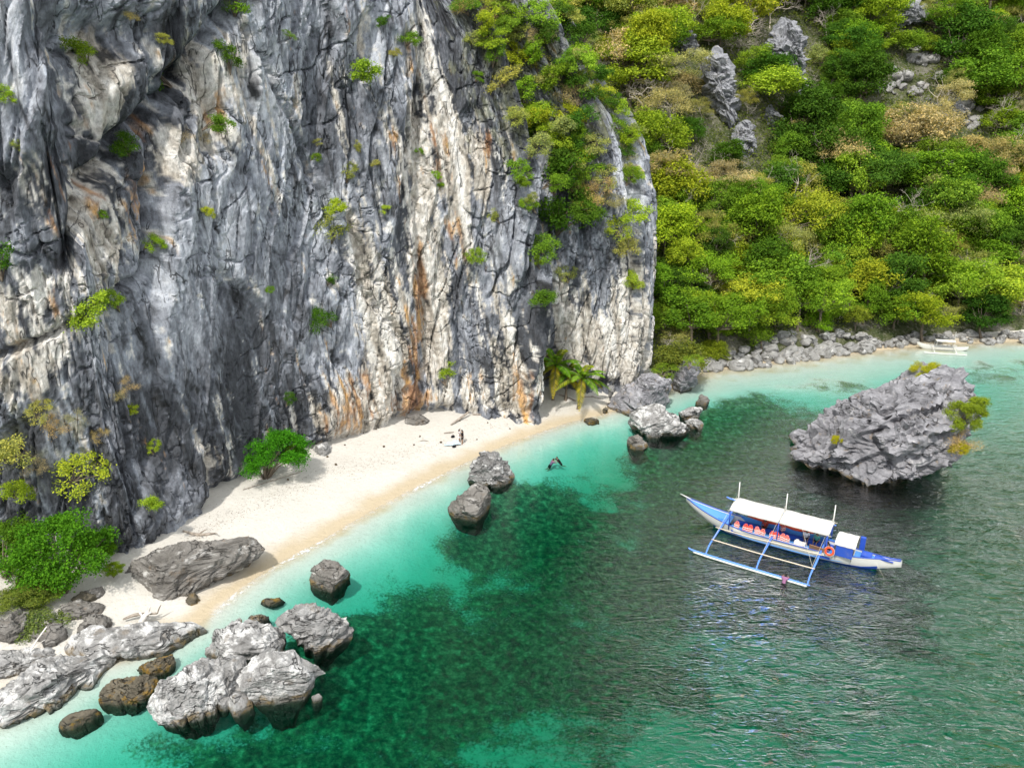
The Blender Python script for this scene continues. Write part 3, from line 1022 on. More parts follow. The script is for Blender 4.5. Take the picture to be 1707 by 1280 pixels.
outline_rock('boulder', [(777, 803), (784, 775), (805, 752), (825, 747), (846, 767), (862, 783), (859, 804), (836, 818), (815, 822), (792, 815)], M_ROCK_LAYER,
             'striped grey boulder standing in the shallows behind its pointed neighbour', foot=(820, 813), seed=5, strata=(0.5, 0.3, 0.8), layer=0.10, sub=5)
outline_rock('boulder', [(736, 862), (750, 838), (775, 820), (800, 796), (813, 806), (821, 835), (828, 862), (812, 874), (780, 879), (745, 874)], M_ROCK_BROWN,
             'pointed grey boulder in the shallows in front of the striped one', foot=(785, 868), seed=8, layer=0.02, block=0.03, sub=5)
outline_rock('boulder', [(508, 964), (517, 946), (541, 932), (562, 940), (590, 960), (597, 977), (586, 994), (545, 999), (518, 993)], M_ROCK_BROWN,
             'lone dark boulder with a pale crest in the mint shallows', foot=(553, 988), seed=11, layer=0.03, block=0.05, sub=5)
# foreground group of pale rocks
outline_rock('boulder', Q3([(90, 790), (140, 690), (190, 610), (290, 550), (380, 500), (450, 440), (560, 425), (640, 420), (725, 440), (745, 520), (715, 600), (705, 690),
                            (625, 735), (590, 820), (520, 880), (440, 880), (330, 905), (200, 925), (115, 880)]), M_ROCK_PALE,
             'broad bleached white rock with ribbed top in the cluster beside the shallow channel', foot=Q3([(400, 850)])[0], seed=21, grow=1.10, thick=0.5, strata=(0.9, 0.2, 0.4), layer=0.05, block=0.06, sub=6, cuts=8)
outline_rock('boulder', Q3([(720, 560), (830, 408), (960, 385), (1080, 368), (1130, 425), (1195, 510), (1228, 560), (1225, 700), (1190, 760), (1080, 775), (950, 810), (870, 815),
                            (840, 740), (790, 670), (740, 600)]), M_ROCK_PALE,
             'smooth rounded pale rock, the roundest of the white cluster', foot=Q3([(1000, 770)])[0], seed=22, grow=1.10, thick=0.5, strata=(0.3, 0.3, 0.9), layer=0.025, block=0.03, sub=6, cuts=5)
outline_rock('boulder', Q3([(1050, 375), (1100, 368), (1150, 412), (1270, 468), (1362, 535), (1300, 560), (1220, 570), (1170, 505), (1100, 440)]), M_ROCK_PALE,
             'white wedge of rock overhanging the water beside the rounded pale rock', foot=Q3([(1180, 700)])[0], seed=23, grow=1.10, thick=0.55, layer=0.03, block=0.03, sub=5, wet=False)
outline_rock('boulder', Q3([(630, 730), (690, 650), (760, 640), (800, 690), (855, 755), (800, 810), (740, 830), (680, 800)]), M_ROCK_PALE,
             'small white knob of rock between the two largest white rocks', foot=Q3([(740, 800)])[0], seed=24, grow=1.10, thick=0.6, layer=0.03, block=0.03, sub=4)
outline_rock('boulder', Q3([(375, 415), (470, 360), (560, 240), (660, 195), (760, 160), (860, 175), (1000, 205), (1110, 235), (1145, 280), (1115, 360), (1000, 400), (830, 430),
                            (760, 470), (690, 450), (600, 440), (480, 455), (390, 445)]), M_ROCK_PALE,
             'cracked pale slab lying across the back of the white rock cluster', foot=Q3([(740, 460)])[0], seed=25, grow=1.10, thick=0.42, strata=(0.5, 0.2, 0.8), layer=0.05, block=0.07, sub=5, cuts=8)
outline_rock('boulder', Q3([(955, 150), (980, 85), (1080, 55), (1230, 48), (1345, 85), (1445, 150), (1507, 220), (1480, 300), (1400, 350), (1350, 400), (1260, 370), (1165, 290),
                            (1090, 230), (1000, 195)]), M_ROCK_LAYER,
             'thin-bedded dark and white striped rock at the seaward end of the cluster', foot=Q3([(1330, 360)])[0], seed=26, grow=1.10, thick=0.5, strata=(-0.5, 0.1, 0.75), layer=0.16, block=0.03, sub=5, cuts=5)
outline_rock('boulder', Q3([(655, 160), (720, 120), (765, 160), (745, 195), (670, 205)]), M_ROCK_PALE, 'small grey cube of rock at the landward tip of the cracked slab',
             foot=Q3([(710, 200)])[0], seed=27, sub=4, block=0.02)
outline_rock('boulder', Q3([(745, 120), (850, 102), (985, 92), (965, 150), (830, 170), (765, 155)]), M_ROCK_LAYER, 'flat broken plate of rock between the striped rock and the cracked slab',
             foot=Q3([(850, 165)])[0], seed=28, sub=4, thick=0.4)
outline_rock('boulder', Q3([(1215, 672), (1285, 662), (1318, 690), (1275, 725), (1225, 715)]), M_ROCK_PALE, 'tiny white rock at the water edge below the rounded pale rock',
             foot=Q3([(1265, 715)])[0], seed=29, sub=4)
# slabs at the near end of the beach
J = Q7([(508, 500), (520, 395), (580, 328), (640, 298), (780, 248), (900, 222), (960, 225), (1080, 212), (1160, 195), (1220, 255), (1192, 295), (1100, 345), (980, 405),
        (860, 478), (720, 525), (600, 548), (520, 540)])
outline_rock('rock_slab', J, M_ROCK_BROWN, 'long flat brown-grey slab tilted at the near end of the sand', foot=Q7([(850, 440)])[0], fz=0.3, thick=0.33, push=0.25, seed=31, grow=1.10,
             strata=(-0.35, -0.55, 0.75), layer=0.07, lump=0.03, block=0.035, sub=6, cuts=5, blocky=0.6)
outline_rock('boulder', Q7([(855, 470), (920, 448), (975, 495), (940, 525), (880, 500)]), M_ROCK_WEED, 'small dark block tucked under the long brown slab', foot=Q7([(920, 515)])[0], fz=0.1, seed=32, sub=4)
outline_rock('rock_slab', Q7([(285, 700), (370, 640), (480, 618), (700, 595), (860, 600), (965, 625), (945, 690), (850, 735), (720, 760), (600, 775), (480, 765), (380, 765)]), M_ROCK_PALE,
             'long pale slab with a dark rounded tip beside the shallow channel', foot=Q7([(650, 755)])[0], thick=0.45, seed=33, grow=1.10, strata=(0.1, 0.5, 0.85), layer=0.05, block=0.05, sub=5, cuts=6)
outline_rock('rock_slab', Q7([(-160, 1010), (0, 920), (80, 865), (170, 785), (300, 757), (450, 745), (555, 762), (585, 810), (510, 870), (460, 945), (350, 985), (180, 1020),
                              (60, 1085), (0, 1110), (-140, 1120)]), M_ROCK_PALE,
             'large white slab with a mustard-stained foot at the water in the near corner', foot=Q7([(250, 1000)])[0], thick=0.45, seed=34, grow=1.10, strata=(0.5, 0.5, 0.7), layer=0.06, block=0.06, sub=5, cuts=7)
outline_rock('rock_slab', Q7([(-200, 760), (0, 730), (120, 715), (280, 695), (370, 745), (260, 785), (175, 815), (85, 880), (0, 905), (-180, 930)]), M_ROCK_PALE,
             'pale ridged slab behind the mustard-stained white slab', foot=Q7([(120, 850)])[0], fz=0.3, thick=0.5, seed=35, grow=1.10, strata=(0.2, 0.6, 0.7), layer=0.06, block=0.05, sub=5)
outline_rock('boulder', Q7([(520, 850), (620, 815), (760, 865), (775, 905), (720, 965), (600, 1000), (530, 1020), (455, 975), (490, 880)]), M_ROCK_WEED,
             'dark wet rock crusted with orange weed at the channel mouth', foot=Q7([(600, 990)])[0], seed=36, sub=5, thick=0.5)
outline_rock('boulder', Q7([(590, 805), (700, 768), (830, 735), (875, 752), (785, 830), (720, 850), (640, 850)]), M_ROCK_WEED,
             'low dark ledge with an ochre edge under the long pale slab', foot=Q7([(720, 835)])[0], seed=37, sub=5, thick=0.45)
outline_rock('boulder', Q7([(255, 1085), (340, 1025), (420, 1005), (530, 995), (520, 1045), (420, 1075), (300, 1118)]), M_ROCK_WEED,
             'low ochre rock awash at the waterline in the near corner', foot=Q7([(390, 1075)])[0], seed=38, sub=4, thick=0.4)
outline_rock('boulder', Q7([(362, 525), (440, 492), (500, 502), (525, 555), (450, 570), (390, 565)]), M_ROCK_BROWN, 'plain grey block at the inner end of the brown slab',
             foot=Q7([(450, 565)])[0], fz=0.9, seed=39, sub=4, block=0.02)
outline_rock('boulder', Q7([(345, 630), (400, 568), (480, 545), (550, 565), (570, 610), (480, 640), (430, 655), (360, 660)]), M_ROCK_BROWN, 'split grey block lying behind the long pale slab',
             foot=Q7([(450, 645)])[0], fz=0.7, seed=40, sub=5, block=0.07)
outline_rock('boulder', Q7([(-90, 640), (0, 585), (60, 535), (160, 555), (205, 620), (160, 670), (60, 715), (0, 740), (-80, 740)]), M_ROCK_BROWN, 'dark rounded rock under the leafy bush by the cliff foot',
             foot=Q7([(80, 690)])[0], fz=0.9, seed=41, sub=5)
outline_rock('boulder', Q7([(85, 495), (130, 470), (168, 492), (155, 540), (100, 545)]), M_ROCK_BROWN, 'small round grey rock half hidden in the leafy bush', foot=Q7([(130, 535)])[0], fz=1.3, seed=42, sub=4)
outline_rock('boulder', Q7([(330, 480), (390, 440), (450, 430), (500, 470), (440, 500), (360, 510)]), M_ROCK_WEED, 'black cleft rock on the sand between bush and brown slab', foot=Q7([(420, 495)])[0], fz=1.1, seed=43, sub=4)
# cluster at the far end of the beach
outline_rock('boulder', QT([(805, 805), (850, 735), (950, 675), (1060, 595), (1150, 565), (1240, 552), (1290, 570), (1415, 585), (1435, 700), (1455, 790), (1400, 885), (1330, 880),
                            (1200, 880), (1100, 905), (1010, 965), (900, 925), (835, 875)]), M_ROCK_DARK,
             'biggest dark grey boulder at the far end of the sand near the palms', foot=QT([(1050, 930)])[0], seed=51, grow=1.10, strata=(0.7, 0.1, 0.7), layer=0.06, sub=5, thick=0.55)
outline_rock('boulder', QT([(960, 1015), (1000, 945), (1080, 875), (1180, 845), (1290, 835), (1345, 885), (1455, 940), (1535, 1010), (1655, 1090), (1615, 1145), (1500, 1165), (1350, 1155),
                            (1200, 1120), (1130, 1070), (1040, 1055)]), M_ROCK_PALE,
             'pale jagged boulder in the water in front of the big dark one', foot=QT([(1350, 1140)])[0], seed=52, grow=1.10, strata=(-0.5, 0.1, 0.8), layer=0.06, sub=5, thick=0.5)
outline_rock('boulder', QT([(1435, 915), (1520, 848), (1640, 840), (1705, 858), (1725, 905), (1690, 965), (1600, 980), (1500, 995)]), M_ROCK_PALE,
             'flat-topped pale rock on the sea side of the far cluster', foot=QT([(1560, 975)])[0], seed=53, sub=5)
outline_rock('boulder', QT([(1505, 990), (1600, 955), (1700, 965), (1745, 1010), (1695, 1075), (1600, 1060)]), M_ROCK_PALE,
             'low white rock just below the flat-topped pale rock', foot=QT([(1640, 1060)])[0], seed=54, sub=5)
outline_rock('boulder', QT([(1425, 485), (1480, 405), (1560, 375), (1685, 395), (1695, 500), (1650, 560), (1675, 625), (1625, 705), (1480, 765), (1425, 720), (1415, 560)]), M_ROCK_DARK,
             'tall dark rock with a light green fern on top next to the far strand', foot=QT([(1530, 740)])[0], seed=55, sub=5)
outline_rock('boulder', QT([(970, 1185), (1020, 1115), (1080, 1100), (1155, 1150), (1200, 1215), (1130, 1265), (1020, 1250)]), M_ROCK_BROWN,
             'small brown-topped rock standing alone off the far cluster', foot=QT([(1080, 1250)])[0], seed=56, sub=5)
outline_rock('boulder', QT([(550, 985), (600, 950), (660, 945), (720, 965), (750, 998), (680, 1015), (590, 1012)]), M_ROCK_WEED,
             'low dark rock awash just off the sand near the palms', foot=QT([(650, 1005)])[0], seed=57, sub=5)
outline_rock('boulder', QT([(1635, 805), (1700, 728), (1760, 735), (1795, 775), (1755, 825), (1660, 845)]), M_ROCK_BROWN,
             'small tan rock in the water behind the flat-topped pale rock', foot=QT([(1710, 835)])[0], seed=58, sub=4)
outline_rock('boulder', QT([(1255, 440), (1330, 430), (1405, 450), (1435, 570), (1350, 590), (1280, 580)]), M_ROCK_BROWN,
             'rusty brown rock face beneath the shore tree', foot=QT([(1350, 570)])[0], fz=1.2, seed=59, sub=4)
outline_rock('boulder', QT([(815, 655), (850, 635), (880, 645), (885, 690), (840, 720), (812, 700)]), M_ROCK_PALE, 'white stone standing on the sand below the second cliff', foot=QT([(850, 712)])[0], fz=1.6, seed=60, sub=4)
outline_rock('boulder', QT([(762, 870), (790, 845), (822, 860), (810, 890), (775, 890)]), M_ROCK_WEED, 'black stone on the sand against the biggest dark boulder', foot=QT([(790, 888)])[0], fz=0.4, seed=61, sub=4)
outline_rock('boulder', [(487, 1008), (452, 1012), (430, 1006), (438, 998), (465, 996)], M_ROCK_WEED, 'brown rock just under the surface near the lone dark boulder', foot=(455, 1010), fz=-0.25, seed=62, sub=4, wet=False)
outline_rock('boulder', [(55, 700 + 245), (75, 935), (95, 945), (85, 960), (60, 960)], M_ROCK_BROWN, 'weathered stone at the cliff foot behind the leafy bush', foot=(75, 958), fz=1.4, seed=63, sub=4)
outline_rock('boulder', [(520, 742), (545, 735), (560, 748), (550, 765), (525, 768)], M_ROCK_PALE, 'white boulder leaning on the cliff foot at the top of the sand', foot=(540, 765), fz=1.2, seed=64, sub=4)
outline_rock('boulder', [(672, 695), (700, 688), (718, 700), (702, 714), (678, 712)], M_ROCK_BROWN, 'orange-brown stone at the cliff foot below the rust streak', foot=(695, 711), fz=1.3, seed=65, sub=4)

for k, (px_, lab_) in enumerate([([(-40, 1000), (10, 985), (50, 995), (60, 1020), (20, 1035), (-40, 1030)], 'dark rock at the frame of the sparse bush behind the pale ridged slab'),
                               ([(100, 1010), (135, 1000), (160, 1012), (150, 1032), (112, 1034)], 'brown-grey stone between the thin sprawling shrub and the split grey block'),
                               ([(55, 1050), (90, 1040), (125, 1050), (110, 1070), (65, 1072)], 'flat grey stone wedged above the pale ridged slab'),
                               ([(140, 985), (168, 978), (182, 992), (165, 1004), (145, 1002)], 'small stone on the sand patch beside the leafy bush')]):
    outline_rock('boulder', px_, M_ROCK_BROWN, lab_, foot=(px_[3][0], px_[3][1]), fz=0.9, seed=90 + k, sub=4, grow=1.1)

# rocks lining the far shore: eight shapes, many stones
SHORE_ROCK = []
for k in range(8):
    rs = np.random.RandomState(300 + k)
    sv, sf = ico(3)
    v = sv * np.array([1.0, rs.uniform(0.6, 0.9), rs.uniform(0.45, 0.75)])
    for _ in range(7):
        a = rs.normal(size=3)
        a /= np.linalg.norm(a)
        sup = v @ a
        ex = np.maximum(0, sup - sup.max() * rs.uniform(0.55, 0.85))
        v = v - np.outer(ex * 0.95, a)
    v = roughen(v, sf, 1.0, rs, (0.2, 0.1, 1), 0.05, 0.10, 0.06, 0.03)
    v[:, 2] -= v[:, 2].min() + 0.25
    SHORE_ROCK.append(np_mesh('shore_rock', v, sf))

def land_z(x, y):
    return max(gz_at(x, y), float(hill_z(np.array([[x, y]]))[0]))

rr = random.Random(12)
for k in range(230):
    f = rr.random()
    if k < 160:
        u = 1172 + 290 * f ** 0.9
        vlow = np.interp(u, [1172, 1230, 1300, 1400, 1462], [611, 603, 594, 580, 573])
        vhigh = np.interp(u, [1172, 1230, 1300, 1400, 1462], [594, 584, 572, 563, 562])
        sz = rr.uniform(0.45, 1.25) * (1.35 if rr.random() < 0.2 else 1)
    else:
        u = 1462 + 250 * f
        vlow = np.interp(u, [1462, 1560, 1712], [569, 560, 562])
        vhigh = np.interp(u, [1462, 1560, 1712], [561, 548, 548])
        sz = rr.uniform(0.4, 1.0) * (1.4 if rr.random() < 0.15 else 1)
    v = vhigh + (vlow - vhigh) * rr.random()
    p = P(u, v, 1.3)
    p.z = land_z(p.x, p.y)
    m = SHORE_ROCK[rr.randrange(8)]
    o = link('shore_rock', m, None, loc=(p.x, p.y, p.z - 0.05))
    if not m.materials:
        m.materials.append(M_ROCK_SHORE)
    o.rotation_euler = (rr.uniform(-.25, .25), rr.uniform(-.25, .25), rr.uniform(0, 6.28))
    o.scale = (sz, sz, sz)
    size_ = 'large' if sz > 1.2 else ('middling' if sz > 0.75 else 'small')
    if u < 1462:
        where = ('near the tall dark fern-topped rock' if u < 1240 else 'under the leaning light green tree' if u < 1310 else
                 'below the small vivid green tree' if u < 1400 else 'beside the open far sand')
        tag(o, size_ + ' pale grey boulder of the shore strip ' + where, 'rock', 'boulders along the far strand')
    else:
        where = 'below the big yellow-green shore tree' if u < 1590 else 'below the deep green shadowy tree'
        tag(o, size_ + ' grey stone at the forest edge ' + where, 'rock', 'stones behind the moored boat')

# rocks and pinnacles showing through the forest
def hill_depth(u, v):
    loc, nrm = hit(HILL_BVH, u, v)
    return loc.y * CP - (loc.z - CAM_H) * SP

for px, lab, seed, kw in [
    ([(1278, 100), (1284, 55), (1288, 5), (1302, -8), (1322, 12), (1332, 50), (1338, 90), (1340, 140), (1332, 172), (1305, 178), (1290, 150)],
     'tallest blocky grey pinnacle rising out of the hillside forest', 71, dict(block=0.16, layer=0.03)),
    ([(1170, 160), (1178, 108), (1190, 66), (1206, 88), (1220, 132), (1236, 190), (1244, 240), (1222, 246), (1196, 200)],
     'slender pointed grey pinnacle below the tallest one on the slope', 72, dict(block=0.14, layer=0.04)),
    ([(1462, 5), (1478, -25), (1512, -12), (1535, 15), (1556, 32), (1546, 50), (1502, 54), (1474, 40)],
     'broken grey crag near the top of the forested slope', 73, dict(block=0.16, layer=0.03)),
    ([(1132, 70), (1146, 48), (1164, 62), (1172, 92), (1150, 104), (1136, 95)],
     'small grey crag beside the slender pinnacle', 74, dict(block=0.14, layer=0.03)),
    ([(1480, 300), (1500, 286), (1535, 292), (1532, 306), (1500, 312)],
     'flat grey outcrop in the middle of the slope', 75, dict(block=0.16, layer=0.03)),
    ([(1212, 222), (1230, 198), (1254, 212), (1264, 250), (1242, 276), (1222, 256)],
     'ragged grey rock face below the slender pinnacle', 77, dict(block=0.14, layer=0.03)),
    ([(1270, 196), (1288, 176), (1306, 194), (1302, 226), (1280, 226)],
     'squat grey crag under the foot of the tallest pinnacle', 78, dict(block=0.14, layer=0.03)),
    ([(1560, 178), (1580, 160), (1612, 168), (1620, 196), (1590, 214), (1566, 204)],
     'pale grey rock face within the scree', 79, dict(block=0.14, layer=0.03)),
    ([(1622, 60), (1640, 52), (1636, 70), (1626, 74)],
     'little dark crag among the trees high on the slope', 76, dict(block=0.06, layer=0.03))]:
    ft = (np.mean([p[0] for p in px]), max(p[1] for p in px) - 8)
    outline_rock('crag', px, M_ROCK_HILL, lab, 'crag', dist=hill_depth(*ft), seed=seed, sub=5, thick=0.5, push=0.0, wet=False, cuts=16, strata=(0.3, 0.1, 0.9), lump=0.03, blocky=0.6, **kw)

SCREE = [(1535, 95, 40, 22), (1500, 140, 45, 16), (1610, 190, 30, 26), (1580, 160, 26, 18)]
for k in range(70):
    cu_, cv_, ru_, rv_ = SCREE[rr.randrange(4)]
    loc, nrm = hit(HILL_BVH, cu_ + rr.gauss(0, ru_ * 0.6), cv_ + rr.gauss(0, rv_ * 0.6))
    if loc is None:
        continue
    o = link('scree_stone', SHORE_ROCK[rr.randrange(8)], None, loc=loc + Vector((0, 0, -0.1)))
    sz = rr.uniform(0.6, 1.8)
    o.scale = (sz, sz, sz)
    o.rotation_euler = (rr.uniform(-.4, .4), rr.uniform(-.4, .4), rr.uniform(0, 6.28))
    tag(o, ('big' if sz > 1.4 else 'middling' if sz > 0.95 else 'small') + ' grey stone of the ' + ('upper' if loc.z > np.float64(HILL_BVH.ray_cast(CAMV, ray(1560, 150).normalized())[0].z) else 'lower') + ' scree patch on the forested slope', 'stone', 'stones of the scree patch')

# ------------------------------------------------------------------ vegetation
def leaf_material():
    t = NT('leaf')
    oi = t.n('ShaderNodeObjectInfo')
    geo = t.n('ShaderNodeNewGeometry')
    n = t.noise(geo.outputs['Position'], 0.9, 2)
    rnd = geo.outputs['Random Per Island']
    k = t.mth('ADD', t.mth('MULTIPLY', rnd, 0.75), t.mth('MULTIPLY', n, 0.9))
    c = t.mix(1.0, oi.outputs['Color'], t.ramp(k, [(0.25, (0.50, 0.58, 0.6)), (0.75, (1.1, 1.1, 1.0)), (1.2, (1.75, 1.55, 1.1))]), 'MULTIPLY')
    d = t.n('ShaderNodeBsdfDiffuse')
    t.l(c, d.inputs['Color'])
    tr = t.n('ShaderNodeBsdfTranslucent')
    c2 = t.mix(1.0, c, (1.1, 1.25, 0.6), 'MULTIPLY')
    t.l(c2, tr.inputs['Color'])
    m = t.n('ShaderNodeMixShader')
    m.inputs[0].default_value = 0.30
    t.l(d.outputs[0], m.inputs[1])
    t.l(tr.outputs[0], m.inputs[2])
    t.l(m.outputs[0], t.out.inputs['Surface'])
    return t.m

def plain(name, color, rough=0.8, spec=0.3, var=0.25, scale=3.0):
    t = NT(name)
    tc = t.n('ShaderNodeTexCoord')
    n = t.noise(tc.outputs['Object'], scale, 4, 0.65)
    a = tuple(min(1, c * (1 - var)) for c in color)
    b = tuple(min(1, c * (1 + var)) for c in color)
    return t.done(t.principled(t.ramp(n, [(0.35, a), (0.65, b)]), rough, None, spec))

M_LEAF = leaf_material()
M_BARK = plain('bark', (0.16, 0.13, 0.10), 0.9, 0.1)
M_PALEBARK = plain('pale_bark', (0.46, 0.41, 0.35), 0.9, 0.1)
M_DRIFT = plain('driftwood', (0.30, 0.26, 0.22), 0.9, 0.1, 0.4)
M_PALEDRIFT = plain('bleached_driftwood', (0.62, 0.59, 0.55), 0.9, 0.1, 0.25)

class Tubes:
    """many tapered tubes in one mesh"""
    def __init__(self):
        self.v, self.f, self.n = [], [], 0

    def add(self, pts, rad, k=6, cap=False):
        pts = np.array(pts, float)
        rad = np.broadcast_to(np.array(rad, float), (len(pts),)) if np.ndim(rad) else np.full(len(pts), rad)
        tan = np.gradient(pts, axis=0)
        tan /= np.maximum(np.linalg.norm(tan, axis=1)[:, None], 1e-9)
        ref = np.array([0.0, 0, 1]) if abs(tan[0][2]) < 0.9 else np.array([1.0, 0, 0])
        a = np.cross(tan, ref)
        a /= np.maximum(np.linalg.norm(a, axis=1)[:, None], 1e-9)
        b = np.cross(tan, a)
        an = np.arange(k) / k * 2 * math.pi
        ring = pts[:, None, :] + rad[:, None, None] * (np.cos(an)[None, :, None] * a[:, None, :] + np.sin(an)[None, :, None] * b[:, None, :])
        self.v.append(ring.reshape(-1, 3))
        m = len(pts)
        i = np.arange(m * k).reshape(m, k) + self.n
        j = np.roll(i, -1, axis=1)
        self.f.append(np.stack([i[:-1].ravel(), j[:-1].ravel(), j[1:].ravel(), i[1:].ravel()], 1))
        self.n += m * k
        if cap:
            for row, p, flip in ((i[0], pts[0], True), (i[-1], pts[-1], False)):
                self.v.append(np.array([p]))
                c = self.n
                self.n += 1
                r2 = np.roll(row, -1)
                q4 = np.stack([row, r2, np.full(k, c), np.full(k, c)], 1)
                self.f.append(q4[:, ::-1] if flip else q4)
        return self

    def mesh(self, name):
        v = np.vstack(self.v)
        f = np.vstack(self.f)
        faces = [tuple(dict.fromkeys(x)) for x in f.tolist()]
        me = bpy.data.meshes.new(name)
        me.from_pydata(v.tolist(), [], faces)
        me.polygons.foreach_set('use_smooth', np.ones(len(me.polygons), dtype=bool))
        me.update()
        return me

def unit(a):
    return a / np.maximum(np.linalg.norm(a, axis=-1, keepdims=True), 1e-9)

def leaves(rs, pos, nrm, size, aspect=0.55):
    n = len(pos)
    nrm = unit(nrm)
    t = unit(np.cross(nrm, rs.normal(size=(n, 3))))
    b = np.cross(nrm, t)
    L = (size * rs.uniform(0.65, 1.35, n))[:, None]
    Wd = L * aspect
    v = np.stack([pos - t * L * 0.5, pos + b * Wd * 0.5 - t * L * 0.05 + nrm * L * 0.06, pos + t * L * 0.5, pos - b * Wd * 0.5 - t * L * 0.05 + nrm * L * 0.06], 1).reshape(-1, 3)
    f = np.arange(4 * n).reshape(n, 4)
    return v, f

def crown(rs, R, H, zc, nl, per, leaf, flat=0.75, aspect=0.55, spread=0.5, rag=0.16, lobe=(0.17, 0.38)):
    """leaf mass: lobes on a dome, twigs on lobes, leaves on twigs"""
    lob = []
    sk = rs.normal(size=2) * rag * R
    for k in range(nl):
        a = k * 2.399 + rs.uniform(-.5, .5)
        up = rs.uniform(-0.35, 1.0) if k else 1.0
        rr_ = R * math.sqrt(max(0.05, 1 - 0.75 * max(up, 0) ** 2)) * rs.uniform(0.35, 1.05)
        lob.append((rr_ * math.cos(a) + sk[0] * (1 + up), rr_ * math.sin(a) + sk[1] * (1 + up), zc + H * 0.62 * up * rs.uniform(0.8, 1.15), R * rs.uniform(*lobe)))
    P_, N_ = [], []
    for x, y, z, r in lob:
        nt = int(per * rs.uniform(0.7, 1.3))
        d = unit(rs.normal(size=(nt, 3)) + np.array([0, 0, 0.35]))
        tw = np.array([x, y, z]) + d * np.array([r, r, r * flat]) * rs.uniform(0.55, 1.08, (nt, 1))
        k_ = 7
        off = rs.normal(size=(nt, k_, 3)) * leaf * 1.15 * np.array([1, 1, 0.55])
        P_.append((tw[:, None, :] + off).reshape(-1, 3))
        N_.append((d[:, None, :] * 0.55 + np.array([0, 0, 0.75]) + rs.normal(size=(nt, k_, 3)) * spread).reshape(-1, 3))
    v, f = leaves(rs, np.vstack(P_), np.vstack(N_), leaf, aspect)
    return v, f, lob

def trunk_mesh(rs, lob, zc, r0, lean=0.6):
    T = Tubes()
    top = np.array([rs.uniform(-lean, lean), rs.uniform(-lean, lean), zc * 0.8])
    mid = top * 0.5 + np.array([rs.uniform(-.3, .3), rs.uniform(-.3, .3), 0])
    T.add([(0, 0, -1.2), (0, 0, 0), mid, top], [r0 * 1.3, r0 * 1.1, r0 * 0.85, r0 * 0.7], 7)
    for x, y, z, r in lob[::2]:
        e = np.array([x, y, z])
        m = (top + e) / 2 + np.array([0, 0, -0.12 * np.linalg.norm(e - top)]) + rs.normal(size=3) * 0.15
        T.add([mid * 0.3 + top * 0.7, m, e], [r0 * 0.5, r0 * 0.3, r0 * 0.08], 5)
    return T.mesh('trunk')

def bare_mesh(rs, h, r0, depth=5, spread=0.75):
    T = Tubes()

    def grow(p, d, L, r, lev):
        q1 = p + d * L * 0.5 + rs.normal(size=3) * L * 0.07
        q2 = p + d * L + rs.normal(size=3) * L * 0.12
        T.add([p, q1, q2], [r, r * 0.85, r * 0.68], 5 if lev > 2 else 3)
        if lev == 0:
            return
        for _ in range(2 if rs.rand() < 0.45 else 3):
            nd = unit(d + rs.normal(size=3) * spread * np.array([1, 1, 0.6]) + np.array([0, 0, 0.12]))
            grow(q2 if rs.rand() < 0.75 else q1, nd, L * rs.uniform(0.62, 0.85), r * 0.60, lev - 1)
    grow(np.array([0, 0, -0.5]), unit(np.array([rs.uniform(-.2, .2), rs.uniform(-.2, .2), 1.0])), h * 0.36, r0, depth)
    return T

TREE = []          # (crown mesh, trunk mesh)
for k in range(9):
    rs = np.random.RandomState(500 + k)
    R = rs.uniform(3.0, 4.2)
    H = rs.uniform(3.2, 5.2)
    zc = rs.uniform(3.2, 5.0)
    v, f, lob = crown(rs, R, H, zc, rs.randint(26, 36), 38, 0.30 if k % 3 else 0.24, rs.uniform(0.6, 0.95), 0.55, 0.6, rs.uniform(0.12, 0.34))
    TREE.append((np_mesh('crown', v, f, False), trunk_mesh(rs, lob, zc, 0.2)))
WISPY = []         # open, layered crowns with many twigs
for k in range(4):
    rs = np.random.RandomState(560 + k)
    v, f, lob = crown(rs, rs.uniform(3.0, 4.0), 3.6, 4.0, 22, 34, 0.26, 0.5, 0.28, 0.6)
    tw = bare_mesh(rs, 7.0, 0.13, 5, 0.8)
    WISPY.append((np_mesh('crown', v, f, False), tw.mesh('trunk')))
BARE = []
for k in range(6):
    rs = np.random.RandomState(600 + k)
    BARE.append(bare_mesh(rs, rs.uniform(7, 9), 0.20, 6, 0.80).mesh('branches'))
SHRUB = []
for k in range(6):
    rs = np.random.RandomState(640 + k)
    v, f, lob = crown(rs, 1.0, 1.15, 0.45, 15, 24, 0.105, 0.8, 0.6, 0.7, 0.36, (0.14, 0.36))
    T = Tubes()
    for x, y, z, r in lob[::2]:
        T.add([(0, 0, -0.35), (x * 0.4, y * 0.4, z * 0.35), (x, y, z)], [0.045, 0.03, 0.01], 4)
    SHRUB.append((np_mesh('foliage', v, f, False), T.mesh('stems')))
BUSH = []          # near, finer leaves
for k in range(3):
    rs = np.random.RandomState(680 + k)
    v, f, lob = crown(rs, 1.0, 1.1, 0.5, 32, 82, 0.050, 0.8, 0.62, 0.7, 0.22, (0.14, 0.34))
    T = Tubes()
    for x, y, z, r in lob[::2]:
        T.add([(0, 0, -0.35), (x * 0.4, y * 0.4, z * 0.35), (x, y, z)], [0.035, 0.02, 0.008], 4)
    BUSH.append((np_mesh('foliage', v, f, False), T.mesh('stems')))
DRY = []           # dry twiggy shrub
for k in range(3):
    rs = np.random.RandomState(700 + k)
    v, f, lob = crown(rs, 1.0, 0.7, 0.3, 9, 26, 0.13, 0.8, 0.16, 1.2)
    T = Tubes()
    for x, y, z, r in lob:
        T.add([(0, 0, -0.3), (x * 0.4, y * 0.4, z * 0.35), (x, y, z)], [0.035, 0.022, 0.008], 4)
    DRY.append((np_mesh('foliage', v, f, False), T.mesh('stems')))

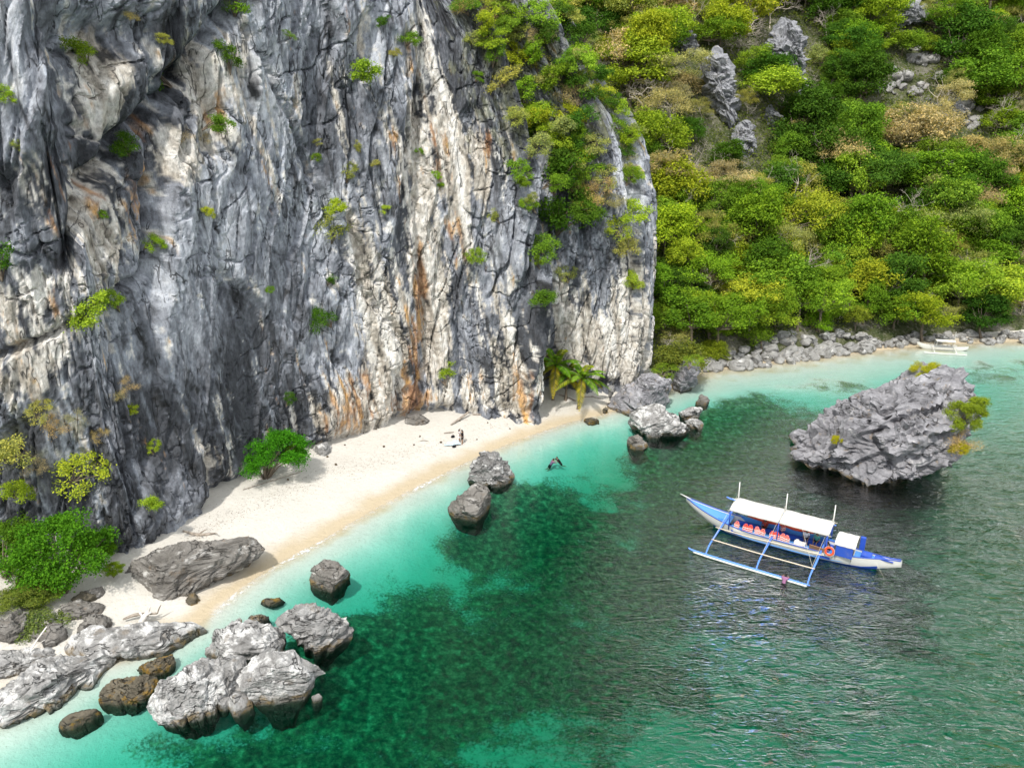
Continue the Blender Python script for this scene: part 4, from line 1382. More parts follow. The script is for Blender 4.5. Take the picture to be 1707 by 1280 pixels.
DARK, MID, BRIGHT, YEL, OLIVE, TAN, DRYC = ((0.055, 0.125, 0.018), (0.120, 0.215, 0.024), (0.195, 0.310, 0.030), (0.255, 0.325, 0.034),
                                            (0.245, 0.270, 0.090), (0.33, 0.30, 0.175), (0.39, 0.33, 0.24))

def plant(pair, names, label, cat, loc, scale, col, rz, group=None, name='tree', tilt=(0, 0), bark=None):
    e = thing(name, label, cat, loc, rz, group)
    e.rotation_euler = (tilt[0], tilt[1], rz)
    e.scale = scale if hasattr(scale, '__len__') else (scale,) * 3
    for me, nm, m in zip(pair, names, (M_LEAF, bark or M_BARK)):
        if not me.materials:
            me.materials.append(m)
        o = bpy.data.objects.new(nm, me)
        COL.objects.link(o)
        o.parent = e
        o.color = (*col, 1)
    return e

def jit(rng, c, a=0.18):
    k = 1 + rng.uniform(-a, a)
    return (c[0] * k * (1 + rng.uniform(-.12, .12)), c[1] * k, c[2] * k * (1 + rng.uniform(-.2, .2)))

# ---- the forest on the slope
fr_ = random.Random(99)
KEEP_OUT = [(1308, 90, 30, 80), (1205, 150, 26, 70), (1510, 20, 40, 35), (1535, 95, 42, 26), (1500, 140, 45, 18), (1610, 190, 34, 30), (1152, 75, 16, 25), (1505, 300, 26, 14), (1238, 240, 22, 30), (1288, 202, 16, 22), (1590, 190, 26, 24)]
PALETTE_DARK = [(1380, 290, 120, 70), (1620, 110, 100, 60), (1640, 440, 90, 60), (1210, 270, 70, 40), (1430, 60, 60, 50), (1420, 190, 60, 50), (1120, 480, 50, 60)]
PALETTE_DRY = [(1110, 230, 60, 60), (1270, 250, 70, 50), (1200, 320, 80, 40), (1560, 200, 60, 50), (1600, 260, 70, 30), (1250, 90, 60, 40), (1310, 340, 60, 40), (1640, 350, 60, 30), (1500, 270, 60, 40)]
TREE_LAB = dict(DARK='dark green dense-crowned', MID='mid green leafy', BRIGHT='fresh bright green', YEL='yellow-green', OLIVE='olive thin-leaved', TAN='tan drying', BARE='leafless pale-branched')
TREE_NAME = dict(DARK='dark_green_tree', MID='mid_green_tree', BRIGHT='light_green_tree', YEL='light_green_tree', OLIVE='olive_green_tree', TAN='dry_tree')  # all forest trees, named apart by leaf colour only; species unknown
ZONES = [((1308, 90), 'by the tallest pinnacle'), ((1205, 150), 'by the slender pinnacle'), ((1510, 20), 'by the broken crag'), ((1535, 110), 'beside the open scree'),
         ((1610, 190), 'beside the lower scree tongue'), ((1505, 300), 'around the flat grey outcrop'), ((1085, 270), 'by the big forked white tree'), ((1262, 450), 'by the white dead tree'),
         ((1676, 220), 'by the tall pale-trunked tree'), ((1540, 500), 'above the big yellow-green shore tree'), ((1640, 500), 'above the deep green shore tree'),
         ((1128, 560), 'behind the spreading olive shore tree'), ((1270, 540), 'above the middle of the boulder strip'), ((1400, 520), 'above the largest shore boulders'),
         ((1000, 20), 'behind the top of the second cliff'), ((1110, 400), 'beside the wall of the second cliff'), ((1400, 400), 'in the middle of the slope below the outcrop'), ((1160, 30), 'above the small grey crag')]

def tree_label(kind, u, v, sc):
    zone = min(ZONES, key=lambda z_: (z_[0][0] - u) ** 2 + (z_[0][1] - v) ** 2)[1]
    return ('large ' if sc > 1.12 else 'small ' if sc < 0.85 else '') + TREE_LAB[kind] + ' tree ' + zone

COLS = dict(DARK=DARK, MID=MID, BRIGHT=BRIGHT, YEL=YEL, OLIVE=OLIVE, TAN=TAN)

def near(lst, u, v):
    return max([math.exp(-(((u - a) / c) ** 2 + ((v - b) / d) ** 2)) for a, b, c, d in lst] + [0])

spots = []
v = 586.0
while v > -40:
    u = 955.0
    while u < 1730:
        uu, vv = u + fr_.uniform(-15, 15), v + fr_.uniform(-12, 12)
        if near(KEEP_OUT, uu, vv - 24) < 0.5:
            spots.append((uu, vv))
        u += 32
    v -= 28 if v > 330 else 26
for uu, vv in spots:
    if vv > np.interp(uu, [1080, 1172, 1300, 1400, 1500, 1707], [600, 592, 570, 560, 552, 546]):
        continue
    lc, _ = hit(CLIFF_BVH, uu, vv)
    loc, nrm = hit(HILL_BVH, uu, vv)
    if loc is None or (lc is not None and (lc - CAMV).length < (loc - CAMV).length):
        continue
    dk, dr = near(PALETTE_DARK, uu, vv), near(PALETTE_DRY, uu, vv)
    x = fr_.random()
    if x < dk * 0.7:
        kind = fr_.choice(['DARK', 'DARK', 'MID'])
    elif fr_.random() < dr * 0.8:
        kind = fr_.choice(['TAN', 'TAN', 'OLIVE', 'BARE'])
    else:
        kind = fr_.choices(['DARK', 'MID', 'BRIGHT', 'YEL', 'OLIVE', 'TAN', 'BARE'], [3, 5, 5, 4, 5, 3, 3.2])[0]
    low = sstep(np.array(loc.z), 3, 25)
    sc = fr_.choice([0.62, 0.8, 0.95, 1.05, 1.2, 1.45]) * fr_.uniform(0.9, 1.1) * (0.85 + 0.25 * float(low))
    if any(((uu - a) / (c * 0.7 + 24 * sc)) ** 2 + ((vv - 48 * sc - b) / (d * 0.75 + 24 * sc)) ** 2 < 0.7 and vv > b - 10 for a, b, c, d in KEEP_OUT):
        continue
    if any(abs(uu - a) < c * 0.8 + 24 * sc and b - 40 < vv < b + 78 + 55 * sc for a, b, c in ((1308, 90, 26), (1205, 150, 22))):
        continue
    base_z = loc - Vector((0, 0, 0.3))
    if kind == 'BARE':
        e = thing('bare_tree', tree_label(kind, uu, vv, sc), 'tree', base_z, fr_.uniform(0, 6.28), 'leafless trees on the slope')
        e.scale = (sc * 0.95,) * 3
        m = fr_.choice(BARE)
        if not m.materials:
            m.materials.append(M_PALEBARK)
        o = link('branches', m, None, e)
    else:
        wisp = kind in ('OLIVE', 'TAN') and fr_.random() < 0.75
        plant(fr_.choice(WISPY if wisp else TREE), ('crown', 'trunk'), tree_label(kind, uu, vv, sc), 'tree', base_z, (sc * fr_.uniform(.85, 1.3), sc, sc * fr_.uniform(.75, 1.25)),
              jit(fr_, COLS[kind]), fr_.uniform(0, 6.28), 'trees of the slope forest', TREE_NAME[kind], bark=M_PALEBARK if wisp else M_BARK)

# special trees at the forest edge
def special(u, v, sc, col, label, kind=0, name='forest_tree', z=1.5, lst=None, squash=0.9):
    p = P(u, v, z)
    p.z = land_z(p.x, p.y)
    return plant((lst or TREE)[kind], ('crown', 'trunk'), label, 'tree', p - Vector((0, 0, 0.3)), (sc, sc, sc * squash), col, kind * 1.3, None, name)

special(1540, 556, 1.25, (0.19, 0.25, 0.02), 'big round yellow-green tree on the shore behind the moored white boat', 3)
special(1128, 612, 1.0, (0.12, 0.15, 0.03), 'spreading olive-green tree overhanging the rocks beside the second cliff', 1)
special(1365, 562, 0.55, (0.15, 0.29, 0.02), 'small vivid green tree at the edge of the pale shore boulders', 5)
special(1425, 556, 0.6, (0.17, 0.22, 0.03), 'small yellow-green tree behind the largest pale shore boulders', 2)
special(1190, 592, 0.55, (0.15, 0.20, 0.02), 'low yellowish tree where the boulder strip meets the cliff', 4)
special(1270, 580, 0.9, (0.11, 0.19, 0.02), 'leaning light green tree above the middle of the boulder strip', 6)
special(1640, 552, 1.05, (0.028, 0.075, 0.012), 'deep green shadowy tree reaching the shore right of the yellow-green one', 7)

def pale_tree(u, v, sc, lab, k):
    loc, _ = hit(HILL_BVH, u, v)
    e = thing('bare_tree', lab, 'tree', loc, k * 1.7)
    e.scale = (sc,) * 3
    m = BARE[k]
    if not m.materials:
        m.materials.append(M_PALEBARK)
    link('branches', m, None, e)

pale_tree(1085, 270, 1.25, 'big forked leafless white tree right of the second cliff', 1)
pale_tree(1262, 470, 1.0, 'white many-branched dead tree low in the middle of the forest', 4)
pale_tree(1676, 220, 1.2, 'tall pale-trunked tree high above the yellow-green shore tree', 3)

# undergrowth over the whole slope: nobody could count it
rs = np.random.RandomState(77)
n = 22000
ux = rs.uniform(-25, 150, n * 2)
uy = rs.uniform(104, 215, n * 2)
hd = hill_dist(np.column_stack([ux, uy]))
ok = hd > 1.2
ux, uy = ux[ok][:n], uy[ok][:n]
uz = hill_z(np.column_stack([ux, uy]))
cen_ = np.column_stack([ux, uy, uz + rs.uniform(0.1, 2.8, len(ux))])
pu, pv = to_pix(cen_)
keep = np.ones(len(ux), bool)
for a, b, c, d in KEEP_OUT[:7]:
    keep &= ~((((pu - a) / c) ** 2 + ((pv - b) / d) ** 2) < 0.7)
cen_ = cen_[keep]
off = rs.normal(size=(len(cen_), 9, 3)) * np.array([0.75, 0.75, 0.45])
pos_ = (cen_[:, None, :] + off).reshape(-1, 3)
v_, f_ = leaves(rs, pos_, rs.normal(size=pos_.shape) * 0.7 + np.array([0, -0.3, 0.8]), 0.42, 0.5)
ume = np_mesh('undergrowth', v_, f_, False)
uo = link('undergrowth', ume, M_LEAF)
uo.color = (0.085, 0.115, 0.025, 1)
tag(uo, 'mixed low green undergrowth between the trees on the slope', 'undergrowth', kind='stuff')

# ---- shrubs on the cliffs
def wall_shrub(u, v, dpx, col, label, group=None, dry=False, bvh=None, sq=0.85, near_=False):
    loc, nrm = hit(bvh or CLIFF_BVH, u, v)
    if loc is None:
        return
    dist = loc.y * CP - (loc.z - CAM_H) * SP
    r = 0.5 * dpx * dist / FPX * 1.15
    sq = sq * fr_.uniform(0.75, 1.35)
    nh = Vector((nrm.x, nrm.y, 0))
    if nh.dot(CAMV - loc) < 0:
        nh = -nh
    nh = nh.normalized() if nh.length > 0.1 else Vector((0.6, -0.8, 0))
    p = loc + nh * 0.48 * r - Vector((0, 0, 0.35 * r))
    tilt = 0.55
    ax = Vector((-nh.y, nh.x, 0))
    e = plant(fr_.choice(DRY if dry else (BUSH if near_ else SHRUB)), ('foliage', 'stems'), label, 'shrub', p, (r, r, r * sq), jit(fr_, col, 0.1), 0, group, 'dry_shrub' if dry else 'shrub')
    e.rotation_mode = 'QUATERNION'
    from mathutils import Quaternion
    e.rotation_quaternion = Quaternion(ax, tilt) @ Quaternion((0, 0, 1), fr_.uniform(0, 6.28))
    return e

D_, M_, B_, Y_, O_ = DARK, MID, BRIGHT, YEL, OLIVE
def cname(c):
    return {DARK: 'dark green', MID: 'mid green', BRIGHT: 'bright green', YEL: 'yellow-green', OLIVE: 'olive'}[c]

one = [
    (138, 92, 42, M_, 'bushy green shrub beside a white drip streak high on the main cliff'),
    (24, 160, 32, B_, 'small bright shrub on the grey wall left of the bushy one'),
    (600, 115, 50, B_, 'bright light-green shrub alone on the upper grey wall'),
    (635, 36, 28, D_, 'dark tuft hanging near the cliff top above the light-green shrub'),
    (676, 66, 28, M_, 'pale green tuft near the cliff top'),
    (395, 12, 52, M_, 'shrub at the very head of the dark slanting cleft'),
    (298, 128, 62, D_, 'largest dark shrub filling the slanting cleft'),
    (375, 108, 46, D_, 'dark shrub beside the tan pillar near the cleft'),
    (326, 200, 48, M_, 'shrub growing below the cleft over white rock'),
    (214, 246, 40, D_, 'dark shrub at the lower end of the slanting cleft'),
    (233, 405, 30, B_, 'single bright tuft below the white slanting ramp'),
    (340, 352, 20, Y_, 'lime-green hanging tuft on smooth grey rock'),
    (556, 388, 54, O_, 'olive clump trailing down the middle of the grey wall'),
    (567, 340, 34, Y_, 'yellow-green clump just above the trailing olive one'),
    (165, 522, 70, B_, 'broad bright green shrub on the diagonal ledge'),
    (195, 506, 36, B_, 'smaller bright shrub at the upper end of the diagonal ledge'),
    (8, 445, 60, D_, 'dark bush on the wall above the diagonal ledge'),
    (550, 530, 42, D_, 'dull dark shrub on the grey wall above the ochre foot'),
    (770, 424, 28, B_, 'bright shrub beneath the ochre patch of the streaked wall'),
    (747, 630, 36, B_, 'vivid shrub low on the streaked wall near the sand'),
    (60, 735, 62, O_, 'straggling yellowish clump low on the dark wall'),
    (110, 782, 66, Y_, 'wide yellow-olive clump at the lower dark wall'),
    (20, 815, 40, B_, 'bright clump near the cliff foot above the leafy bush'),
    (258, 825, 32, B_, 'light-green fern low on the dark wall near the sand'),
    (935, 300, 90, D_, 'largest dark shrub in the gully between the two cliffs'),
    (925, 360, 80, D_, 'dark shrub hanging beneath the largest one in the gully'),
    (1045, 345, 52, B_, 'bright shrub on the outer edge of the second cliff'),
    (990, 268, 60, O_, 'round olive bush with pale twigs on the second cliff'),
    (910, 480, 44, D_, 'dark shrub low in the gully above the palms'),
    (1050, 472, 30, Y_, 'yellow tuft on the pale face of the second cliff'),
]
for u, v, d, c, lab in one:
    wall_shrub(u, v, d, c, lab)
for u, v, d, c in [(488, 215, 20, M_), (580, 296, 26, O_), (515, 262, 16, M_), (635, 270, 16, O_), (733, 292, 15, B_), (729, 312, 14, B_), (255, 750, 20, Y_), (225, 680, 18, Y_),
                   (475, 670, 20, D_), (60, 685, 34, O_), (30, 250, 22, O_), (440, 480, 14, M_), (600, 250, 16, O_), (690, 250, 14, M_), (640, 350, 16, Y_), (530, 240, 14, O_),
                   (160, 360, 16, M_), (480, 60, 18, M_), (790, 130, 20, M_), (268, 65, 24, O_), (545, 470, 18, D_), (655, 90, 18, O_), (835, 365, 20, O_), (878, 300, 24, M_), (880, 330, 20, O_)]:
    wall_shrub(u, v, d, c, 'tiny ' + cname(c) + ' tuft in a crack of the main cliff, ' + ('on the dark smooth wall' if u < 500 else 'on the pale streaked wall'), 'tiny tufts in the cracks of the main cliff')
for u, v, d, c in [(210, 640, 26, TAN), (90, 705, 34, DRYC), (130, 690, 26, TAN), (200, 655, 22, TAN), (70, 770, 34, DRYC), (165, 720, 26, TAN), (215, 25, 24, TAN), (790, 12, 44, TAN), (310, 225, 30, DRYC), (340, 228, 26, DRYC)]:
    wall_shrub(u, v, d, c, 'dry brown wiry tuft clinging to the main cliff', 'dry tufts on the main cliff', True)
for u, v, d, c in [(775, 10, 40, M_), (800, 40, 46, Y_), (832, 62, 46, B_), (852, 95, 44, Y_), (845, 132, 44, O_), (870, 165, 46, B_), (882, 205, 46, Y_), (862, 190, 34, O_),
                   (880, 250, 40, O_), (860, 22, 46, M_), (822, 12, 40, O_), (840, 40, 40, M_), (890, 285, 36, M_), (812, 70, 34, O_), (826, 100, 34, M_)]:
    wall_shrub(u, v, d, c, cname(c) + ' shrub on the sloping shoulder of the main cliff, ' + ('near the top' if v < 50 else 'halfway down' if v < 140 else 'at its lower end'), 'shrubs on the shoulder of the main cliff')
for u, v, d, c in [(930, 130, 48, M_), (960, 160, 44, D_), (985, 190, 46, D_), (920, 60, 40, M_), (905, 32, 46, B_), (942, 22, 36, O_), (892, 100, 44, B_), (950, 100, 34, M_), (1000, 240, 40, O_),
                   (960, 235, 46, D_), (905, 225, 50, M_), (905, 405, 46, M_), (955, 340, 50, D_), (1035, 382, 40, Y_), (1050, 402, 36, O_), (980, 332, 44, O_), (1067, 475, 18, Y_), (945, 462, 30, O_),
                   (1000, 50, 34, M_), (970, 30, 34, O_), (1020, 125, 38, M_), (1008, 170, 36, D_), (1030, 212, 40, M_), (915, 180, 50, Y_), (900, 300, 40, M_), (940, 200, 44, O_), (1010, 300, 36, O_),
                   (965, 290, 34, M_), (925, 260, 46, D_), (895, 345, 30, M_), (1040, 300, 26, M_), (900, 440, 24, B_)]:
    wall_shrub(u, v, d, c, cname(c) + ' shrub on the second cliff, ' + ('near its top' if v < 110 else 'on its outer edge' if u > 995 else 'high in the gully' if v < 270 else 'low in the gully'), 'shrubs of the second cliff')
for u, v, d, c in [(1000, 315, 44, DRYC), (960, 310, 36, TAN), (1020, 330, 34, TAN), (890, 60, 40, TAN), (985, 100, 34, TAN), (940, 160, 34, DRYC), (1045, 250, 34, TAN), (820, 20, 36, DRYC)]:
    wall_shrub(u, v, d, c, 'dry twiggy shrub on the second cliff', 'dry shrubs of the second cliff', True)

er = random.Random(31)
for k in range(46):                                   # more along the broken rim of the second cliff and in the gully
    v = er.uniform(-5, 290)
    ur = float(np.interp(v, [0, 100, 200, 300], [950, 992, 1052, 1072]))
    ul = float(np.interp(v, [0, 60, 130, 200, 300], [790, 850, 868, 885, 895]))
    u = ur - abs(er.gauss(0, 26)) if k % 2 else er.uniform(ul, ul + 90)
    c = er.choice([M_, B_, Y_, O_, O_, D_])
    wall_shrub(u, v, er.uniform(26, 46), c, cname(c) + (' shrub on the broken outer rim of the second cliff' if k % 2 else ' shrub in the leafy gully below the main cliff shoulder'), 'rim and gully shrubs')

# bushes on the ground and on the rocks
def ground_bush(u, v, dpx, col, label, z=None, sq=0.85, lst=None, k=0, cat='bush', name='bush', off=0.0):
    p = P(u, v, 1.4 if z is None else z)
    if z is None:
        p.z = gz_at(p.x, p.y)
    dist = p.y * CP - (p.z - CAM_H) * SP
    r = 0.5 * dpx * dist / FPX
    return plant((lst or BUSH)[k], ('foliage', 'stems'), label, cat, p + Vector((0, 0, off)), (r, r, r * sq), jit(fr_, col, 0.06), k * 2.1, None, name)

ground_bush(442, 800, 98, (0.050, 0.175, 0.012), 'dense deep-green bush at the cliff foot on the upper sand', sq=1.15, off=0.6)
ground_bush(487, 772, 40, (0.10, 0.16, 0.02), 'small lighter bush beside the dense deep-green bush', k=1)
ground_bush(100, 985, 165, (0.062, 0.165, 0.012), 'big leafy green bush at the cliff foot by the rock slabs', sq=1.0, k=1, off=0.4)
ground_bush(165, 940, 70, (0.085, 0.20, 0.014), 'right-hand lobe of greenery joined to the big leafy bush', k=2, off=0.6)
ground_bush(20, 930, 90, (0.10, 0.16, 0.03), 'loose light-green bush behind the big leafy one', k=2, sq=1.1, off=1.2)
ground_bush(8, 975, 120, (0.075, 0.16, 0.02), 'dull green bush closing the gap between the cliff foot and the big leafy bush', k=2, sq=0.9, off=0.3)
ground_bush(62, 1003, 90, (0.09, 0.15, 0.03), 'trailing green skirt of the big leafy bush over the small round rock', k=1, sq=0.7)
ground_bush(25, 1005, 90, (0.11, 0.165, 0.03), 'sparse bush spilling over the dark rounded rock', k=0, sq=0.6)
ground_bush(95, 1035, 80, (0.12, 0.155, 0.045), 'thin sprawling shrub on the rocks behind the pale slabs', lst=SHRUB, k=3, sq=0.5)
ground_bush(190, 965, 34, (0.16, 0.24, 0.02), 'yellow-green sprig at the inner end of the brown slab', k=1, off=0.5)
ground_bush(1102, 628, 44, (0.14, 0.21, 0.03), 'low green bush between the second cliff and the dark boulders', lst=SHRUB, k=1, z=2.5, sq=0.6)
ground_bush(1148, 612, 30, (0.18, 0.27, 0.03), 'light green fern topping the tall dark rock', lst=SHRUB, k=2, z=4.4, sq=0.8)
ground_bush(905, 652, 22, (0.10, 0.22, 0.02), 'tiny seedling bush at the foot of the palms', lst=SHRUB, k=0)
for u, v, d, c, lab, sq in [(1535, 620, 44, (0.24, 0.27, 0.02), 'flat yellow-green bush on the crest of the huge slanting rock', 0.5),
                            (1604, 690, 52, (0.21, 0.26, 0.03), 'yellow-green bush hanging off the seaward side of the huge rock', 1.0),
                            (1402, 730, 15, (0.30, 0.28, 0.02), 'tiny yellow tuft on the face of the huge slanting rock', 0.8),
                            (1598, 742, 24, (0.26, 0.27, 0.02), 'small yellow tuft below the hanging bush on the huge rock', 0.7)]:
    wall_shrub(u, v, d, c, lab, None, False, ROCKV['big'], sq, True)
wall_shrub(1600, 722, 46, DRYC, 'dry bare twigs hanging from the huge slanting rock', None, True, ROCKV['big'])

# ---- palms
def palm(u, v, h, lean, label, seed, nf=17, L=3.4):
    rs = np.random.RandomState(seed)
    p = P(u, v, 1.7)
    p.z = gz_at(p.x, p.y)
    e = thing('palm_tree', label, 'palm', p)
    top = np.array([lean[0], lean[1], h])
    T = Tubes().add([(0, 0, -0.5), (0, 0, 0), top * 0.4 + np.array([0, 0, 0.1]), top], [0.24, 0.2, 0.13, 0.11], 8)
    o = link('trunk', T.mesh('trunk'), M_BARK, e)
    for k in range(nf):
        a = k * 2.399
        el = math.radians(np.interp(k, [0, nf - 1], [78, -12]) + rs.uniform(-8, 8))
        Lk = L * rs.uniform(0.85, 1.1)
        d = np.array([math.cos(a) * math.cos(el), math.sin(a) * math.cos(el), math.sin(el)])
        ts = np.linspace(0, 1, 15)
        pts = top + np.outer(ts * Lk, d) + np.outer(ts ** 2.1 * Lk * 0.55, [0, 0, -1.0])
        side = unit(np.cross(d, [0, 0, 1.0]) + 1e-6)
        V, Fc = [], []
        for i in range(1, 15):
            for sg in (-1, 1):
                ln = 0.62 * math.sin(math.pi * (0.12 + 0.86 * ts[i])) * L / 3.4 + 0.12
                tang = unit(pts[i] - pts[i - 1])
                for sub_ in (0.0, 0.5):
                    b = pts[i] * (1 - sub_) + pts[i - 1] * sub_
                    tip = b + side * sg * ln * 0.8 + tang * ln * 0.5 + np.array([0, 0, -0.35 * ln])
                    w = tang * 0.055
                    n0_ = len(V)
                    m_ = (b + tip) / 2 + np.array([0, 0, 0.05])
                    V += [b - w, b + w, m_ + w * 1.1, tip, m_ - w * 1.1]
                    Fc.append([n0_, n0_ + 1, n0_ + 2, n0_ + 3, n0_ + 4])
        me = bpy.data.meshes.new('frond')
        me.from_pydata([tuple(x) for x in V], [], Fc)
        me.update()
        fo = link('frond', me, M_LEAF, e)
        c = jit(fr_, (0.10, 0.20, 0.02) if k % 3 else (0.20, 0.26, 0.03), 0.15)
        fo.color = (*(c if k < nf - 3 else (0.24, 0.22, 0.03)), 1)
        rb = Tubes().add(pts, np.linspace(0.04, 0.012, 15), 4)
        link('midrib', rb.mesh('midrib'), M_BARK, fo)
    return e

palm(922, 656, 4.6, (0.3, -0.3), 'taller coconut palm with upright fronds in the nook between the cliffs', 5, 18, 4.3)
palm(964, 664, 4.0, (0.4, 0.1), 'shorter coconut palm standing clear of the cliff on the sand', 9, 17, 3.9)
palm(943, 655, 3.3, (0.2, 0.4), 'third small palm between the two coconut palms', 14, 12, 3.2)

# ------------------------------------------------------------------ paints and small materials
def paint(name, color, rough=0.35, wear=0.12, spec=0.5):
    t = NT(name)
    tc = t.n('ShaderNodeTexCoord')
    n1 = t.noise(tc.outputs['Object'], 2.2, 5, 0.7)
    n2 = t.noise(tc.outputs['Object'], 14, 3, 0.6)
    c = t.mix(t.rng(n1, 0.5, 0.75, 0, wear * 3), color, tuple(x * 0.6 + 0.10 for x in color))
    c = t.mix(t.rng(n2, 0.62, 0.75, 0, wear * 2), c, (0.25, 0.22, 0.18))
    return t.done(t.principled(c, rough, None, spec))

M_HULLW = paint('white_boat_paint', (0.66, 0.66, 0.63))
M_BLUE = paint('royal_blue_paint', (0.020, 0.075, 0.42), 0.45, 0.2)
M_SKYB = paint('light_blue_paint', (0.085, 0.28, 0.66))
M_FLOATB = paint('outrigger_blue_paint', (0.10, 0.25, 0.78))
M_CANVAS = paint('white_canvas', (0.80, 0.78, 0.72), 0.8, 0.08, 0.2)
M_BAMBOO = paint('bamboo', (0.60, 0.52, 0.40), 0.5, 0.2)
M_ROPE = plain('rope', (0.62, 0.58, 0.50), 0.9, 0.1)
M_ORANGE = paint('orange_vest_fabric', (0.70, 0.10, 0.065), 0.7, 0.05, 0.3)
M_PINK = paint('faded_red_vest_fabric', (0.74, 0.21, 0.17), 0.7, 0.05, 0.3)
M_BUOY = paint('lifebuoy_orange', (0.78, 0.085, 0.02), 0.4, 0.04)
M_WEB = paint('white_webbing', (0.75, 0.72, 0.70), 0.7, 0.03)
M_PLY = paint('plywood', (0.30, 0.17, 0.10), 0.7, 0.2)
M_BLACK = paint('black_fabric', (0.012, 0.012, 0.014), 0.8, 0.02, 0.2)
M_HAIR = plain('dark_hair', (0.012, 0.010, 0.009), 0.6, 0.4)
M_SKIN = plain('skin', (0.34, 0.20, 0.13), 0.55, 0.4, 0.08)
M_SKIND = plain('tanned_skin', (0.20, 0.10, 0.06), 0.55, 0.4, 0.08)
M_WHITECLOTH = paint('white_cloth', (0.78, 0.78, 0.80), 0.85, 0.02, 0.2)
M_REDCLOTH = paint('brick_red_cloth', (0.36, 0.055, 0.035), 0.85, 0.03, 0.2)
M_GREENCLOTH = paint('sea_green_cloth', (0.10, 0.36, 0.30), 0.85, 0.03, 0.2)
M_PURPLE = paint('mauve_cloth', (0.26, 0.12, 0.22), 0.85, 0.03, 0.2)
M_METAL = paint('grey_metal', (0.28, 0.29, 0.30), 0.4, 0.2)

def box_mesh(name, x0, x1, y0, y1, z0, z1, bev=0.02):
    bm = bmesh.new()
    r = bmesh.ops.create_cube(bm, size=1.0)
    for v in r['verts']:
        v.co = Vector(((x0 + x1) / 2 + v.co.x * (x1 - x0), (y0 + y1) / 2 + v.co.y * (y1 - y0), (z0 + z1) / 2 + v.co.z * (z1 - z0)))
    if bev:
        bmesh.ops.bevel(bm, geom=list(bm.edges), offset=bev, segments=2, affect='EDGES')
    me = bpy.data.meshes.new(name)
    bm.to_mesh(me)
    bm.free()
    return me

def tube_obj(name, pts, rad, mat, parent, k=8, sub=6):
    pts = np.array(pts, float)
    if len(pts) > 2 and sub:                 # smooth curve through the points
        t = np.linspace(0, len(pts) - 1, (len(pts) - 1) * sub + 1)
        out = []
        for q_ in t:
            i = int(min(q_, len(pts) - 2))
            f = q_ - i
            p0_, p1_, p2_, p3_ = pts[max(i - 1, 0)], pts[i], pts[i + 1], pts[min(i + 2, len(pts) - 1)]
            out.append(0.5 * (2 * p1_ + (p2_ - p0_) * f + (2 * p0_ - 5 * p1_ + 4 * p2_ - p3_) * f * f + (3 * p1_ - p0_ - 3 * p2_ + p3_) * f ** 3))
        if np.ndim(rad):
            rad = np.interp(t, np.arange(len(pts)), rad)
        pts = np.array(out)
    return link(name, Tubes().add(pts, rad, k, True).mesh(name), mat, parent)

def hull_mesh(x0, x1, beam, zs, zk, bow_pow=0.75, n=33, split=0.22):
    """zs(x) sheer height, zk(x) keel height; two materials, split at height `split`"""
    xs = np.linspace(x0, x1, n)
    V, rows = [], 9
    for x in xs:
        t = (x - x0) / (x1 - x0)
        b = beam * max(0.03, min(1.0, math.sin(math.pi * min(t * 1.05 + 0.005, 0.985)) ** bow_pow * 1.05))
        s_, k_ = zs(x), zk(x)
        half = [(0.0, k_), (0.45 * b, k_ + 0.10 * (s_ - k_)), (0.80 * b, k_ + 0.38 * (s_ - k_)), (0.94 * b, k_ + 0.70 * (s_ - k_)), (b, s_)]
        sec = [(-y, z) for y, z in half[::-1]] + half[1:]
        V += [(x, y, z) for y, z in sec]
    F = []
    for i in range(n - 1):
        for j in range(rows - 1):
            a = i * rows + j
            F.append((a, a + rows, a + rows + 1, a + 1))
    F.append(tuple(range(rows)))
    F.append(tuple((n - 1) * rows + j for j in range(rows))[::-1])
    me = bpy.data.meshes.new('hull')
    me.from_pydata(V, [], F)
    me.materials.append(M_HULLW)
    me.materials.append(M_BLUE)
    for p in me.polygons:
        p.use_smooth = True
        p.material_index = 1 if p.center.z < split and len(p.vertices) == 4 else 0
    me.update()
    return me

def beam_at(x, x0, x1, beam, bow_pow=0.75):
    t = (x - x0) / (x1 - x0)
    return beam * max(0.03, min(1.0, math.sin(math.pi * min(t * 1.05 + 0.005, 0.985)) ** bow_pow * 1.05))

def deck_mesh(name, xa, xb, zoff, X0, X1, beam, zs, n=12, inset=0.05):
    V, F = [], []
    for i in range(n):
        x = xa + (xb - xa) * i / (n - 1)
        b = max(0.02, beam_at(x, X0, X1, beam) - inset)
        V += [(x, -b, zs(x) - zoff), (x, b, zs(x) - zoff), (x, -b, zs(x) - zoff - 0.05), (x, b, zs(x) - zoff - 0.05)]
    for i in range(n - 1):
        a = i * 4
        F += [(a, a + 4, a + 5, a + 1), (a + 2, a + 3, a + 7, a + 6), (a, a + 2, a + 6, a + 4), (a + 1, a + 5, a + 7, a + 3)]
    F += [(0, 1, 3, 2), ((n - 1) * 4, (n - 1) * 4 + 2, (n - 1) * 4 + 3, (n - 1) * 4 + 1)]
    me = bpy.data.meshes.new(name)
    me.from_pydata(V, [], F)
    me.update()
    return me

